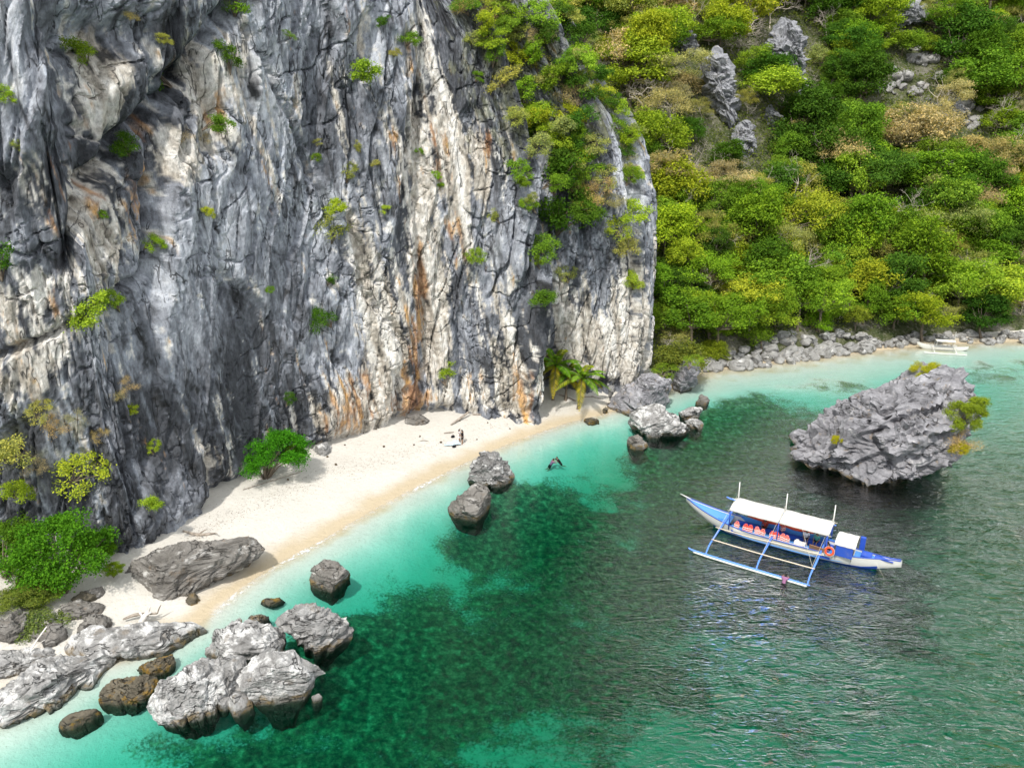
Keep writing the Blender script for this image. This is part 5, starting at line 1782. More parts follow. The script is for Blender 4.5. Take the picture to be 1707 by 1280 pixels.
def canopy_mesh(name, xa, xb, ya, yb, z, sag=0.10, arch=0.10, nx=14, ny=7):
    V, F = [], []
    for lay in (0, 0.035):
        for i in range(nx):
            for j in range(ny):
                fx, fy = i / (nx - 1), j / (ny - 1)
                zz_ = z - arch * (2 * fy - 1) ** 2 - sag * math.sin(math.pi * fx) * (0.4 + 0.6 * math.sin(math.pi * fy)) + 0.012 * math.sin(17 * fx + 5 * fy)
                V.append((xa + (xb - xa) * fx, ya + (yb - ya) * fy, zz_ - lay))
    m = nx * ny
    for i in range(nx - 1):
        for j in range(ny - 1):
            a = i * ny + j
            F += [(a, a + ny, a + ny + 1, a + 1), (m + a, m + a + 1, m + a + ny + 1, m + a + ny)]
    for i in range(nx - 1):
        for j in (0, ny - 1):
            a = i * ny + j
            F.append((a, a + ny, m + a + ny, m + a))
    for j in range(ny - 1):
        for i in (0, nx - 1):
            a = i * ny + j
            F.append((a, a + 1, m + a + 1, m + a))
    me = bpy.data.meshes.new(name)
    me.from_pydata(V, [], F)
    for p in me.polygons:
        p.use_smooth = True
    me.update()
    return me

# ------------------------------------------------------------------ the tour boat
BX0, BX1, BEAM = -8.7, 9.2, 1.25
BLOC, BROT = Vector((23.2, 58.9, 0.0)), math.radians(-31.5)

def b_sheer(x):
    return 0.85 + (1.15 * ((-x - 2.5) / 6.2) ** 2 if x < -2.5 else 0) + (0.50 * ((x - 3) / 6.2) ** 2 if x > 3 else 0)

def b_keel(x):
    return -0.42 + (2.05 * (max(0, -x - 4.6) / 4.1) ** 1.5) + (1.15 * (max(0, x - 6.2) / 3.0) ** 1.2)

boat = thing('outrigger_boat', 'long blue and white wooden outrigger tour boat with white canvas canopy', 'boat', BLOC, BROT)
link('hull', hull_mesh(BX0, BX1, BEAM, b_sheer, b_keel), None, boat)
bowd = link('bow_deck', deck_mesh('bow_deck', -8.4, -4.5, 0.10, BX0, BX1, BEAM, b_sheer), M_SKYB, boat)
link('hatch', box_mesh('hatch', -5.6, -4.9, -0.45, 0.45, b_sheer(-5.2) - 0.14, b_sheer(-5.2) + 0.02), M_SKYB, bowd)
link('stern_deck', deck_mesh('stern_deck', 5.7, 8.9, 0.14, BX0, BX1, BEAM, b_sheer), M_SKYB, boat)
link('engine_hatch', box_mesh('engine_hatch', 6.2, 7.0, -0.4, 0.4, 0.75, 1.12), M_BLUE, boat)
link('cockpit_floor', deck_mesh('cockpit_floor', -4.5, 5.7, 0.62, BX0, BX1, BEAM, b_sheer, inset=0.12), M_SKYB, boat)
for sg in (-1, 1):
    link('bench', box_mesh('bench', -4.2, 4.0, min(sg * 0.62, sg * 1.02), max(sg * 0.62, sg * 1.02), 0.25, 0.60), M_BLUE, boat)
    link('side_board', box_mesh('side_board', -4.0, 4.1, min(sg * 1.08, sg * 1.13), max(sg * 1.08, sg * 1.13), 0.55, 1.0 if sg > 0 else 0.90), M_SKYB if sg > 0 else M_HULLW, boat)
    pts = [(x, sg * beam_at(x, BX0, BX1, BEAM), b_sheer(x) + 0.02) for x in np.linspace(BX0 + 0.1, BX1 - 0.1, 24)]
    tube_obj('rub_rail', pts, 0.045, M_BLUE, boat, 6, 0)
tube_obj('bow_sprit', [(-8.3, 0, 1.95), (-9.3, 0, 2.22)], [0.06, 0.035], M_HULLW, boat)
for xa, xb in ((-4.5, -0.33), (-0.29, 3.7)):
    link('canopy', canopy_mesh('canopy', xa, xb, -1.15, 1.5, 2.62), M_CANVAS, boat)
for x in (-4.4, -0.3, 3.6):
    for y in (-1.08, 1.3):
        tube_obj('post', [(x, y, 0.6), (x, y, 2.5)], 0.055, M_BLUE, boat)
    tube_obj('roof_beam', [(x, -1.15, 2.42), (x, 1.5, 2.42)], 0.04, M_BLUE, boat)
    tube_obj('mast', [(x, 1.22, 2.3), (x - 0.03, 1.25, 4.15)], [0.065, 0.04], M_HULLW, boat)
for y in (-1.1, 1.42):
    tube_obj('roof_pole', [(-4.7, y, 2.44), (3.9, y, 2.44)], 0.03, M_BAMBOO, boat)
for x in (-4.9, -0.7, 3.3):
    tube_obj('cross_beam', [(x - 0.1, -5.35, 0.10), (x - 0.08, -4.5, 0.62), (x, -3.2, 0.90), (x, -1.2, 0.97), (x, 1.2, 0.97), (x, 3.2, 0.90), (x - 0.08, 4.5, 0.62), (x - 0.1, 5.35, 0.10)],
             [0.055, 0.07, 0.085, 0.09, 0.09, 0.085, 0.07, 0.055], M_FLOATB, boat)
for sg in (-1, 1):
    fl = tube_obj('float', [(-6.5, sg * 5.3, 0.28), (-5.9, sg * 5.3, 0.15), (-3, sg * 5.32, 0.09), (1, sg * 5.35, 0.09), (3.4, sg * 5.38, 0.12)], [0.05, 0.085, 0.10, 0.10, 0.06], M_FLOATB, boat)
    tube_obj('float_pole', [(-6.0, sg * 5.49, 0.12), (-3, sg * 5.51, 0.05), (3.2, sg * 5.54, 0.07)], 0.07, M_HULLW, fl)
    tube_obj('side_pole', [(-5.2, sg * 2.35, 1.18), (-2.6, sg * 2.2, 1.05), (0.2, sg * 2.15, 1.12), (3.5, sg * 2.1, 1.14)], 0.045, M_BAMBOO, boat)
    tube_obj('side_pole', [(-5.0, sg * 4.0, 0.90), (-0.7, sg * 4.05, 0.86), (3.4, sg * 4.05, 0.88)], 0.05, M_BAMBOO, boat)
    for x in (-4.4, -0.3, 3.6):
        tube_obj('stay_rope', [(x, 1.22, 3.2), (x - 0.45, sg * 4.1, 0.92)], 0.013, M_ROPE, boat, 4, 0)
tube_obj('stay_rope', [(1.6, -1.1, 2.5), (3.2, -4.0, 0.95)], 0.013, M_ROPE, boat, 4, 0)
cab = link('cabin', box_mesh('cabin', 4.35, 5.65, -1.06, -1.0, 0.85, 1.85, 0.01), M_BLUE, boat)
link('side_wall', box_mesh('side_wall', 4.35, 5.65, 1.14, 1.20, 0.85, 1.85, 0.01), M_BLUE, cab)
link('front_wall', box_mesh('front_wall', 4.32, 4.36, -0.98, 1.12, 0.62, 1.30, 0.0), M_BLUE, cab)
link('cabin_roof', canopy_mesh('cabin_roof', 4.2, 5.8, -1.12, 1.26, 2.12, 0.0, 0.24), M_CANVAS, cab)
for x in (4.4, 5.6):
    for y in (-1.0, 1.12):
        tube_obj('cabin_post', [(x, y, 0.6), (x, y, 1.95)], 0.04, M_HULLW, cab)
link('exhaust_box', box_mesh('exhaust_box', 5.9, 6.3, 0.75, 1.1, 0.95, 2.05), M_BLUE, boat)
link('tail_frame', box_mesh('tail_frame', 7.2, 8.6, -0.25, 0.25, b_sheer(8) - 0.13, b_sheer(8) - 0.06), M_BLUE, boat)
tube_obj('anchor_rope', [(7.4, -0.7, 1.0), (7.8, -0.9, 0.5), (8.2, -1.0, 0.0)], 0.012, M_ROPE, boat, 4)

BM = Matrix.Translation(BLOC) @ Matrix.Rotation(BROT, 4, 'Z')

def on_boat(x, y, z):
    return BM @ Vector((x, y, z))

# life jackets along the rail
def jacket_mesh():
    bm = bmesh.new()
    for sx_ in (-1, 1):
        r = bmesh.ops.create_cube(bm, size=1.0)
        for v in r['verts']:
            v.co = Vector((sx_ * 0.115 + v.co.x * 0.20, v.co.y * (0.13 if v.co.z < 0 else 0.10), 0.27 + v.co.z * 0.5))
    r = bmesh.ops.create_cube(bm, size=1.0)
    for v in r['verts']:
        v.co = Vector((v.co.x * 0.40, 0.10 + v.co.y * 0.07, 0.30 + v.co.z * 0.46))
    bmesh.ops.bevel(bm, geom=list(bm.edges), offset=0.03, segments=2, affect='EDGES')
    me = bpy.data.meshes.new('vest')
    bm.to_mesh(me)
    bm.free()
    return me

JV = jacket_mesh()
JW = box_mesh('strap', -0.225, 0.225, -0.085, 0.155, 0.16, 0.20, 0.0)
JW2 = box_mesh('strap', -0.225, 0.225, -0.085, 0.155, 0.33, 0.37, 0.0)
JC = Tubes().add([(-0.12, 0.05, 0.5), (-0.10, 0.10, 0.60), (0.0, 0.13, 0.63), (0.10, 0.10, 0.60), (0.12, 0.05, 0.5)], 0.045, 6, True).mesh('collar')
jr = random.Random(4)
for i, x in enumerate([-3.75, -3.05, -2.6, -1.95, -1.55, -0.75, -0.38, 0.12, 0.5]):
    e = thing('life_jacket', 'red-orange life jacket propped along the near rail of the tour boat', 'life jacket', on_boat(x, -1.02, 0.82), BROT + jr.uniform(-.3, .3), 'life jackets along the boat rail')
    e.rotation_euler = (jr.uniform(-.15, .25), jr.uniform(-.2, .2), BROT + jr.uniform(-.3, .3))
    m1 = M_PINK if i in (0, 3, 4, 7, 8) else M_ORANGE
    mv = JV.copy()
    mv.materials.append(m1)
    o = link('vest', mv, None, e)
    mc = JC.copy()
    mc.materials.append(m1)
    link('collar', mc, None, e)
    for w in (JW, JW2):
        if not w.materials:
            w.materials.append(M_WEB)
        link('strap', w, None, e)
e = thing('life_jacket', 'faded red life jacket lying on the bench in the middle of the tour boat', 'life jacket', on_boat(-0.2, 0.75, 0.75), BROT + 1.0)
for m_, nm, mt in ((JV.copy(), 'vest', M_PINK), (JC.copy(), 'collar', M_PINK)):
    m_.materials.append(mt)
    link(nm, m_, None, e)
for w in (JW, JW2):
    link('strap', w, None, e)
# rolled tarpaulin under the canopy
e = thing('rolled_tarpaulin', 'red rolled tarpaulin hung along the far side under the boat canopy', 'tarpaulin', on_boat(0, 0, 0), BROT)
tube_obj('roll', [(-3.4, 1.18, 1.14), (-1.8, 1.15, 1.06), (-0.4, 1.18, 1.13), (0.8, 1.15, 1.05), (2.2, 1.18, 1.14)], [0.09, 0.14, 0.13, 0.14, 0.08], M_BUOY, e)
for x in (-2.6, -1.2, 0.2, 1.4):
    tube_obj('tie', [(x, 1.2, 2.42), (x, 1.18, 1.0)], 0.014, M_ROPE, e, 4, 0)
# lifebuoy
bm = bmesh.new()
NMJ, NMN = 28, 10
ring = []
for i in range(NMJ):
    a = i / NMJ * 2 * math.pi
    ring.append([bm.verts.new(((0.31 + 0.085 * math.cos(b)) * math.cos(a), 0.075 * math.sin(b), (0.31 + 0.085 * math.cos(b)) * math.sin(a))) for b in [j / NMN * 2 * math.pi for j in range(NMN)]])
for i in range(NMJ):
    for j_ in range(NMN):
        bm.faces.new((ring[i][j_], ring[(i + 1) % NMJ][j_], ring[(i + 1) % NMJ][(j_ + 1) % NMN], ring[i][(j_ + 1) % NMN])).smooth = True
me = bpy.data.meshes.new('ring')
bm.to_mesh(me)
bm.free()
e = thing('lifebuoy', 'orange ring lifebuoy hanging on the boat beside the blue cabin wall', 'lifebuoy', on_boat(3.92, -1.2, 1.15), BROT)
e.rotation_euler = (-0.25, 0, BROT)
link('ring', me, M_BUOY, e)
tube_obj('grab_line', [(0.42 * math.cos(a), 0, 0.42 * math.sin(a)) for a in np.linspace(0, 2 * math.pi, 25)], 0.012, M_WEB, e, 4, 0)
# crate, plywood board
e = thing('plastic_crate', 'white slotted plastic crate on the near rail of the tour boat', 'crate', on_boat(1.55, -0.98, 0.84), BROT)
for j_, (x0_, x1_, y0_, y1_, z0_, z1_) in enumerate([(-.45, .45, -.18, .18, 0, .03), (-.45, .45, -.18, -.15, .03, .10), (-.45, .45, -.18, -.15, .22, .30), (-.45, .45, .15, .18, .03, .30), (-.45, -.42, -.15, .15, .03, .30),
                                                     (.42, .45, -.15, .15, .03, .30)]):
    link(('base', 'lower_rail', 'upper_rail', 'back_wall', 'end_wall', 'end_wall')[j_], box_mesh('crate_part', x0_, x1_, y0_, y1_, z0_, z1_, 0.0), M_WEB, e)
for x in (-.40, -.14, .14, .40):
    link('slat', box_mesh('slat', x - .04, x + .04, -.178, -.152, .10, .22, 0.0), M_WEB, e)
e = thing('plywood_board', 'brown plywood board leaning on the boat rail before the lifebuoy', 'board', on_boat(2.95, -1.12, 0.86), BROT)
e.rotation_euler = (0.35, 0.05, BROT)
link('panel', box_mesh('panel', -0.62, 0.62, -0.015, 0.015, 0, 0.52, 0.006), M_PLY, e)
link('batten', box_mesh('batten', -0.62, 0.62, -0.04, -0.016, 0.44, 0.50, 0.004), M_PLY, e)
e = thing('water_drum', 'grey plastic drum standing in the cockpit beside the bench', 'drum', on_boat(1.2, -0.1, 0.24), BROT)
link('body', Tubes().add([(0, 0, 0), (0, 0, 0.02), (0, 0, 0.5), (0, 0, 0.55)], [0.2, 0.22, 0.22, 0.18], 14, True).mesh('body'), M_METAL, e)
link('lid', Tubes().add([(0, 0, 0.552), (0, 0, 0.60)], [0.12, 0.12], 12, True).mesh('lid'), M_WEB, e)

# ------------------------------------------------------------------ people
def skin_obj(name, chains, mat, parent, sub=2):
    """chains: lists of (x, y, z, r); a chain that starts at a point already used joins the body there"""
    V, E, R, key = [], [], [], {}
    roots = []
    for ch in chains:
        prev = None
        for x, y, z, r in ch:
            kx = (round(x, 4), round(y, 4), round(z, 4))
            if kx in key:
                i = key[kx]
            else:
                i = len(V)
                key[kx] = i
                V.append((x, y, z))
                R.append(r)
                if prev is None:
                    roots.append(i)
            if prev is not None and prev != i:
                E.append((prev, i))
            prev = i
    me = bpy.data.meshes.new(name)
    me.from_pydata(V, E, [])
    o = link(name, me, mat, parent)
    md = o.modifiers.new('skin', 'SKIN')
    md.use_smooth_shade = True
    for i, sv in enumerate(me.skin_vertices[0].data):
        sv.radius = (R[i], R[i])
        sv.use_root = i in roots
    s_ = o.modifiers.new('subdivision', 'SUBSURF')
    s_.levels = s_.render_levels = sub
    return o

def person(label, loc, rz, J, top, bottom, skinm=M_SKIN, hairm=M_HAIR, long_hair=False, group=None):
    e = thing('person', label, 'person', loc, rz, group)
    A = lambda k, r: (*J[k], r)
    L = lambda a, b, f: tuple(J[a][i] * (1 - f) + J[b][i] * f for i in range(3))
    ch = [[A('pelvis', .115), (*L('pelvis', 'chest', .5), .10), A('chest', .115), A('neck', .052), A('head', .075), A('crown', .062)]]
    hd = Vector(J['head'])
    fw = Vector(J['face'])
    ch.append([A('head', .075), (*(hd + fw * 0.075), .035), (*(hd + fw * 0.108 - Vector((0, 0, .01))), .011)])
    for s_ in 'lr':
        ch.append([A('pelvis', .115), A('hip' + s_, .085), A('knee' + s_, .055), A('ankle' + s_, .038), A('toe' + s_, .028)])
        ch.append([A('chest', .115), A('shoulder' + s_, .058), A('elbow' + s_, .040), A('wrist' + s_, .027), A('hand' + s_, .034)])
        w, h = Vector(J['wrist' + s_]), Vector(J['hand' + s_])
        d = (h - w).normalized()
        sd = d.cross(Vector((0.2, 0.9, 0.3))).normalized()
        bn = d.cross(sd)
        for k, ln in zip((-1.5, -0.5, 0.5, 1.5), (.060, .075, .080, .070)):
            p1 = h + sd * k * 0.017 + d * 0.02
            ch.append([(*p1, .010), (*(p1 + d * ln * .55 + bn * 0.008), .009), (*(p1 + d * ln + bn * .028), .007)])
        t0 = w + d * 0.035 + sd * -0.028
        ch.append([(*t0, .011), (*(t0 - sd * 0.022 + d * 0.03), .010), (*(t0 - sd * 0.026 + d * 0.055 + bn * 0.01), .008)])
    body = skin_obj('body', ch, skinm, e)
    tops = [[(*L('pelvis', 'chest', -.22), .168), (*L('pelvis', 'chest', .35), .158), (*L('pelvis', 'chest', .7), .160), A('chest', .165), (*L('chest', 'neck', .65), .085)]]
    for s_ in 'lr':
        tops.append([A('chest', .165), A('shoulder' + s_, .088), (*L('shoulder' + s_, 'elbow' + s_, .5), .074), (*L('shoulder' + s_, 'elbow' + s_, .8), .066)])
    skin_obj('shirt', tops, top, e)
    bt = [[(*L('pelvis', 'chest', .18), .165), A('pelvis', .172)]]
    for s_ in 'lr':
        bt.append([A('pelvis', .172), A('hip' + s_, .128), (*L('hip' + s_, 'knee' + s_, .4), .108), (*L('hip' + s_, 'knee' + s_, .8), .096)])
    skin_obj('shorts', bt, bottom, e)
    hv_, hf_ = ico(3)
    fn = np.array(fw.normalized())
    front = hv_ @ fn
    keepv = ~(((front > 0.30) & (hv_[:, 2] < 0.42)) | (hv_[:, 2] < -0.75))
    hq = hv_ * (1 + 0.05 * fbm(hv_ * 3.0 + 3, 2))[:, None] * np.array([.104, .104, .118])
    ff = hf_[keepv[hf_].all(1)]
    used_, inv_ = np.unique(ff, return_inverse=True)
    ctr_ = hd - fw * 0.012 + Vector((0, 0, .032))
    link('hair', np_mesh('hair', hq[used_] + np.array(ctr_), inv_.reshape(-1, 3)), hairm, e)
    if long_hair:
        lq = hv_ * np.array([.075, .085, .20])
        link('long_hair', np_mesh('long_hair', lq + np.array(hd - fw * 0.075 - Vector((0, 0, .13))), hf_), hairm, e)
    for sg in (-1, 1):
        sdv = Vector((-fw.y, fw.x, 0)).normalized() * 0.03 * sg
        me_ = bpy.data.meshes.new('eye')
        b_ = bmesh.new()
        bmesh.ops.create_uvsphere(b_, u_segments=6, v_segments=4, radius=0.011)
        b_.to_mesh(me_)
        b_.free()
        link('eye', me_, M_HAIR, e, hd + fw * 0.082 + sdv + Vector((0, 0, .012)))
    return e

STAND = dict(pelvis=(0, 0, .92), chest=(0.01, 0, 1.30), neck=(0.03, 0, 1.45), head=(0.05, 0, 1.56), crown=(0.05, 0, 1.63), face=(1, 0, 0),
             hipl=(0, .10, .88), kneel=(.04, .11, .49), anklel=(-.02, .12, .07), toel=(.13, .13, .03), hipr=(0, -.10, .88), kneer=(.03, -.12, .49), ankler=(.02, -.14, .07), toer=(.17, -.15, .03),
             shoulderl=(0, .19, 1.37), elbowl=(.06, .26, 1.12), wristl=(.24, .20, 1.02), handl=(.31, .18, 1.0), shoulderr=(0, -.19, 1.37), elbowr=(.08, -.25, 1.12), wristr=(.27, -.16, 1.05), handr=(.34, -.14, 1.04))
SIT = dict(pelvis=(0, 0, .12), chest=(0.05, 0, .50), neck=(0.09, 0, .65), head=(0.13, 0, .76), crown=(0.13, 0, .83), face=(1, 0, -0.15),
           hipl=(.05, .10, .12), kneel=(.46, .13, .14), anklel=(.48, .13, -.28), toel=(.62, .14, -.32), hipr=(.05, -.10, .12), kneer=(.46, -.13, .14), ankler=(.44, -.13, -.28), toer=(.58, -.14, -.32),
           shoulderl=(.03, .19, .57), elbowl=(.12, .25, .34), wristl=(.34, .18, .24), handl=(.41, .16, .22), shoulderr=(.03, -.19, .57), elbowr=(.12, -.25, .34), wristr=(.33, -.18, .23), handr=(.40, -.16, .21))
SWIM = dict(pelvis=(-.30, 0, -.42), chest=(-.06, 0, -.10), neck=(.02, 0, .04), head=(.06, 0, .16), crown=(.06, 0, .23), face=(1, 0, 0),
            hipl=(-.33, .10, -.46), kneel=(-.55, .12, -.80), anklel=(-.92, .12, -.95), toel=(-1.05, .12, -1.0), hipr=(-.33, -.10, -.46), kneer=(-.50, -.12, -.86), ankler=(-.86, -.12, -1.05), toer=(-1.0, -.12, -1.1),
            shoulderl=(-.04, .19, -.03), elbowl=(.22, .32, -.10), wristl=(.42, .22, -.08), handl=(.49, .18, -.08), shoulderr=(-.04, -.19, -.03), elbowr=(.20, -.34, -.12), wristr=(.40, -.26, -.10), handr=(.47, -.23, -.10))
LEANP = dict(pelvis=(-.25, 0, -.15), chest=(0, 0, .20), neck=(.10, 0, .32), head=(.17, 0, .42), crown=(.18, 0, .49), face=(1, 0, -0.2),
             hipl=(-.28, .10, -.20), kneel=(-.42, .13, -.62), anklel=(-.72, .13, -.90), toel=(-.82, .13, -.98), hipr=(-.28, -.10, -.20), kneer=(-.36, -.13, -.64), ankler=(-.64, -.13, -.95), toer=(-.74, -.13, -1.02),
             shoulderl=(.02, .19, .26), elbowl=(.20, .28, .22), wristl=(.36, .16, .22), handl=(.43, .13, .21), shoulderr=(.02, -.19, .26), elbowr=(.20, -.28, .22), wristr=(.36, -.16, .22), handr=(.43, -.13, .21))

pb = P(771, 735, 0.75)
pb.z = gz_at(pb.x, pb.y)
person('person in black standing on the open sand', pb, math.radians(165), STAND, M_BLACK, M_BLACK)
b2 = pb + Vector((-0.36, 0.22, 0.0))
J2 = {k: tuple(c * 0.94 for c in v) if k != 'face' else v for k, v in STAND.items()}
person('person in white with long dark hair standing face to face with the one in black', (b2.x, b2.y, gz_at(b2.x, b2.y)), math.radians(-15), J2, M_WHITECLOTH, M_WHITECLOTH, long_hair=True)
# their beach cloth with two bags
pc = P(753, 738, 0.6)
pc.z = gz_at(pc.x, pc.y)
V, F = [], []
rs = np.random.RandomState(3)
for lay in (0, -0.02):
    for i in range(9):
        for j_ in range(7):
            V.append((-0.9 + 1.8 * i / 8, -0.55 + 1.1 * j_ / 6, 0.05 + 0.035 * math.sin(i * 1.3 + j_) + 0.05 * rs.rand() + lay))
for i in range(8):
    for j_ in range(6):
        a = i * 7 + j_
        F += [(a, a + 7, a + 8, a + 1), (63 + a, 63 + a + 1, 63 + a + 8, 63 + a + 7)]
me = bpy.data.meshes.new('beach_cloth')
me.from_pydata(V, [], F)
for p in me.polygons:
    p.use_smooth = True
o = link('beach_cloth', me, paint('pale_blue_cloth', (0.52, 0.64, 0.70), 0.9, 0.02, 0.1), loc=pc)
o.rotation_euler = (0, 0, 0.3)
tag(o, 'pale blue rumpled cloth spread on the sand beside the standing pair', 'cloth')

def bag(u, v, label, mat):
    p = P(u, v, 0.7)
    p.z = gz_at(p.x, p.y)
    e = thing('bag', label, 'bag', p, 0.6)
    sv, sf = ico(3)
    q_ = sv * np.array([0.24, 0.16, 0.15])
    q_[:, 2] = np.maximum(q_[:, 2], -0.10) + 0.12
    link('body', np_mesh('body', q_, sf), mat, e)
    tube_obj('handle', [(-0.12, 0, 0.24), (-0.08, 0, 0.36), (0.08, 0, 0.36), (0.12, 0, 0.24)], 0.015, mat, e, 5)

bag(755, 729, 'small black bag at the far edge of the pale blue cloth', M_BLACK)
bag(757, 741, 'black bag at the near edge of the pale blue cloth', M_BLACK)
ps = P(929, 766, 0)
person('swimmer with dark hair and black top wading shoulder-deep off the sand', (ps.x, ps.y, 0.06), math.radians(200), SWIM, M_BLACK, M_BLACK)
ps = P(922, 767, 0)
person('swimmer of whom only the dark head shows above the water', (ps.x, ps.y, -0.10), math.radians(20), SWIM, M_PURPLE, M_BLACK)
q_ = on_boat(1.55, -5.72, 0)
person('person in the water leaning over the near float of the tour boat', (q_.x, q_.y, 0.12), BROT + math.radians(90), LEANP, M_PURPLE, M_BLACK, long_hair=True)
q_ = on_boat(-1.75, 0.80, 0.60)
person('crewman in brick red seated on the far bench under the canopy', q_, BROT - math.radians(95), SIT, M_REDCLOTH, M_BLACK, M_SKIND)
q_ = on_boat(2.6, 0.75, 0.60)
person('person in sea green seated near the boat cabin', q_, BROT - math.radians(100), SIT, M_GREENCLOTH, M_BLACK)
q_ = on_boat(1.7, 0.80, 0.60)
person('person in white seated on the far bench between red and sea green', q_, BROT - math.radians(80), SIT, M_WHITECLOTH, M_BLACK)
q_ = on_boat(3.75, -0.35, 0.62)
person('helmsman in black seated just in front of the blue cabin', q_, BROT + math.radians(180), SIT, M_BLACK, M_PURPLE, M_SKIND)

# ------------------------------------------------------------------ the small moored boat
SX0, SX1, SB = -3.6, 3.6, 0.5
sl = P(1570, 583, 0)
sboat = thing('outrigger_boat', 'small all-white outrigger boat moored off the far strand', 'boat', (sl.x, sl.y, 0), math.radians(-12))
ssh = lambda x: 0.50 + 0.6 * (max(0, -x - 1) / 2.6) ** 2 + 0.25 * (max(0, x - 1.5) / 2.1) ** 2
skl = lambda x: -0.2 + 0.9 * (max(0, -x - 2.2) / 1.4) ** 1.5 + 0.5 * (max(0, x - 2.4) / 1.2) ** 1.3
link('hull', hull_mesh(SX0, SX1, SB, ssh, skl, split=-0.12), None, sboat)
link('deck', deck_mesh('deck', -3.3, -1.2, 0.05, SX0, SX1, SB, ssh), M_HULLW, sboat)
link('cockpit_floor', deck_mesh('cockpit_floor', -1.2, 3.0, 0.35, SX0, SX1, SB, ssh), M_METAL, sboat)
link('canopy', canopy_mesh('canopy', -1.1, 1.6, -0.62, 0.62, 1.55, 0.04, 0.10), M_CANVAS, sboat)
for x in (-1.0, 1.5):
    for y in (-0.5, 0.5):
        tube_obj('post', [(x, y, 0.4), (x, y, 1.46)], 0.03, M_HULLW, sboat)
tube_obj('mast', [(1.5, 0, 1.4), (1.5, 0, 2.9)], [0.035, 0.02], M_HULLW, sboat)
for x in (-1.6, 1.4):
    tube_obj('cross_beam', [(x, -2.3, 0.08), (x, -1.6, 0.42), (x, 0, 0.62), (x, 1.6, 0.42), (x, 2.3, 0.08)], 0.045, M_HULLW, sboat)
for sg in (-1, 1):
    tube_obj('float', [(-3.1, sg * 2.3, 0.2), (-2.5, sg * 2.32, 0.08), (2.8, sg * 2.34, 0.08)], [0.04, 0.07, 0.06], M_HULLW, sboat)
    tube_obj('side_pole', [(-1.8, sg * 1.2, 0.55), (1.6, sg * 1.2, 0.55)], 0.025, M_BAMBOO, sboat)

# ------------------------------------------------------------------ driftwood, poles, coconuts on the sand
def on_sand(u, v, up=0.0):
    p = P(u, v, 1.0)
    for _ in range(4):
        p = P(u, v, gz_at(p.x, p.y) + up)
    return p

def drift(px, rad, label, mat=M_DRIFT, stubs=(), name='driftwood_log', ups=None):
    pts = [on_sand(u, v, (ups[i] if ups else 0.08)) for i, (u, v) in enumerate(px)]
    c = pts[0].copy()
    e = thing(name, label, 'driftwood', c)
    rel = [p - c for p in pts]
    tube_obj('log', rel, rad, mat, e, 7)
    for i, d, r in stubs:
        tube_obj('branch', [rel[i], rel[i] + Vector(d) * 0.55 + Vector((0, 0, .06)), rel[i] + Vector(d)], [r, r * .8, r * .4], mat, e, 5)
    return e

drift([(752, 708), (766, 698), (782, 686)], [0.10, 0.14, 0.10], 'weathered log leaning from the sand up to the cliff foot', stubs=[(1, (0.5, -0.2, 0.3), 0.05)], ups=[0.08, 0.25, 0.6])
drift([(740, 722), (748, 721), (757, 720)], [0.05, 0.09, 0.04], 'short grey log lying on the sand behind the standing pair')
drift([(788, 691), (830, 690), (892, 684)], [0.10, 0.09, 0.07], 'long dark pole lying along the foot of the main cliff')
drift([(305, 884), (330, 891), (356, 889)], [0.06, 0.16, 0.08], 'grey driftwood trunk with stubby roots near the brown slab', stubs=[(1, (0.5, -0.5, 0.15), 0.08), (1, (0.7, 0.4, 0.3), 0.07), (2, (0.5, -0.4, 0.2), 0.06), (1, (-0.6, -0.4, 0.1), 0.06)])
drift([(405, 816), (450, 802), (505, 785)], [0.035, 0.04, 0.03], 'thin stick lying in front of the dense deep-green bush')
drift([(925, 656), (940, 660), (960, 668)], [0.05, 0.09, 0.07], 'dark branch lying between the two coconut palms', stubs=[(1, (0.5, 0.1, 0.3), 0.05)])
drift([(968, 662), (985, 661), (1002, 664)], [0.04, 0.06, 0.04], 'thin branch on the sand beyond the shorter palm', stubs=[(1, (0.3, -0.3, 0.2), 0.04)])
drift([(700, 735), (706, 734), (714, 735)], [0.02, 0.04, 0.02], 'small splinter of wood on the middle of the sand')
drift([(205, 1032), (228, 1024), (262, 1022)], [0.07, 0.13, 0.06], 'dark snag of driftwood by the inner end of the long pale slab', stubs=[(2, (0.3, 0.2, 0.6), 0.06)], ups=[.3, .5, .6])
drift([(232, 1042), (240, 1030), (248, 1018)], [0.20, 0.26, 0.10], 'bleached white stump on the sand behind the long pale slab', M_PALEDRIFT, [(1, (0.6, 0.1, 0.45), 0.12), (1, (-0.5, 0.3, 0.35), 0.10), (2, (0.2, 0.0, 0.4), 0.07)], 'driftwood_stump', [.3, .6, .9])
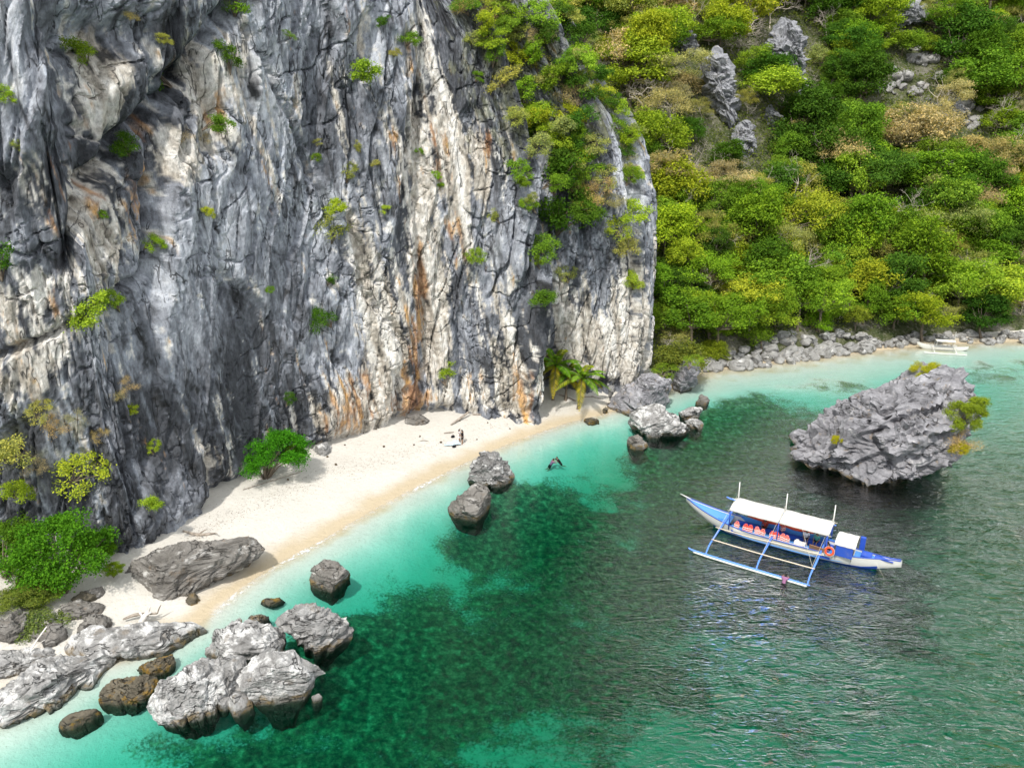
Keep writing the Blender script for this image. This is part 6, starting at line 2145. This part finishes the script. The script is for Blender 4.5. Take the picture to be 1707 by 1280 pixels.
drift([(48, 1088), (62, 1066), (78, 1044)], [0.05, 0.05, 0.04], 'pale twin stick propped between the slab and the sprawling shrub', M_PALEDRIFT, [(0, (0.7, 0.9, 0.4), 0.04)], ups=[.6, 1.0, 1.4])
kr = random.Random(8)
CN = []
sv, sf = ico(3)
for u, v in [(627, 716), (606, 722), (546, 762), (575, 742), (813, 705), (766, 702), (795, 733), (700, 728), (735, 738), (560, 775), (480, 800), (690, 742), (850, 715), (640, 745)]:
    p = on_sand(u, v)
    r = kr.uniform(0.08, 0.13)
    if not CN:
        q_ = sv * np.array([1.15, 0.95, 0.9])
        q_ = q_ * (1 + 0.06 * fbm(q_ * 2.0, 2))[:, None]
        me = np_mesh('coconut', q_, sf)
        me.materials.append(plain('coconut_husk', (0.10, 0.075, 0.05), 0.9, 0.1))
        CN.append(me)
    o = link('coconut', CN[0], None, loc=p + Vector((0, 0, r * 0.6)))
    o.scale = (r,) * 3
    o.rotation_euler = (kr.random(), kr.random(), kr.uniform(0, 6))
    tag(o, 'dark fallen coconut lying on the pale sand', 'coconut', 'coconuts scattered on the sand')

# leaf litter and weed left along the tide marks: nobody could count it
rs = np.random.RandomState(21)
lu = rs.uniform(300, 1000, 2600)
base_v = np.interp(lu, [300, 400, 520, 640, 760, 880, 1000], [905, 850, 800, 765, 735, 705, 675])
lv = base_v + rs.normal(size=len(lu)) * 9 + np.where(rs.rand(len(lu)) < 0.35, rs.uniform(-30, 22, len(lu)), 0)
pts_ = np.array([P(a, b, 0.9)[:2] for a, b in zip(lu, lv)])
zz_, sdd, _r = ground_z(pts_)
for _ in range(2):
    pts_ = np.array([P(a, b, float(c))[:2] for a, b, c in zip(lu, lv, zz_)])
    zz_, sdd, _r = ground_z(pts_)
ok = (zz_ > 0.35)
pos_ = np.column_stack([pts_[ok], zz_[ok] + 0.02])
v_, f_ = leaves(rs, pos_, np.array([0, 0, 1.0]) + rs.normal(size=pos_.shape) * 0.25, 0.09, 0.5)
tag(link('beach_litter', np_mesh('beach_litter', v_, f_, False), plain('dry_leaf_litter', (0.17, 0.12, 0.075), 0.95, 0.1, 0.5, 0.8)), 'scattered dry leaves and weed left along the tide mark on the sand', 'litter', kind='stuff')
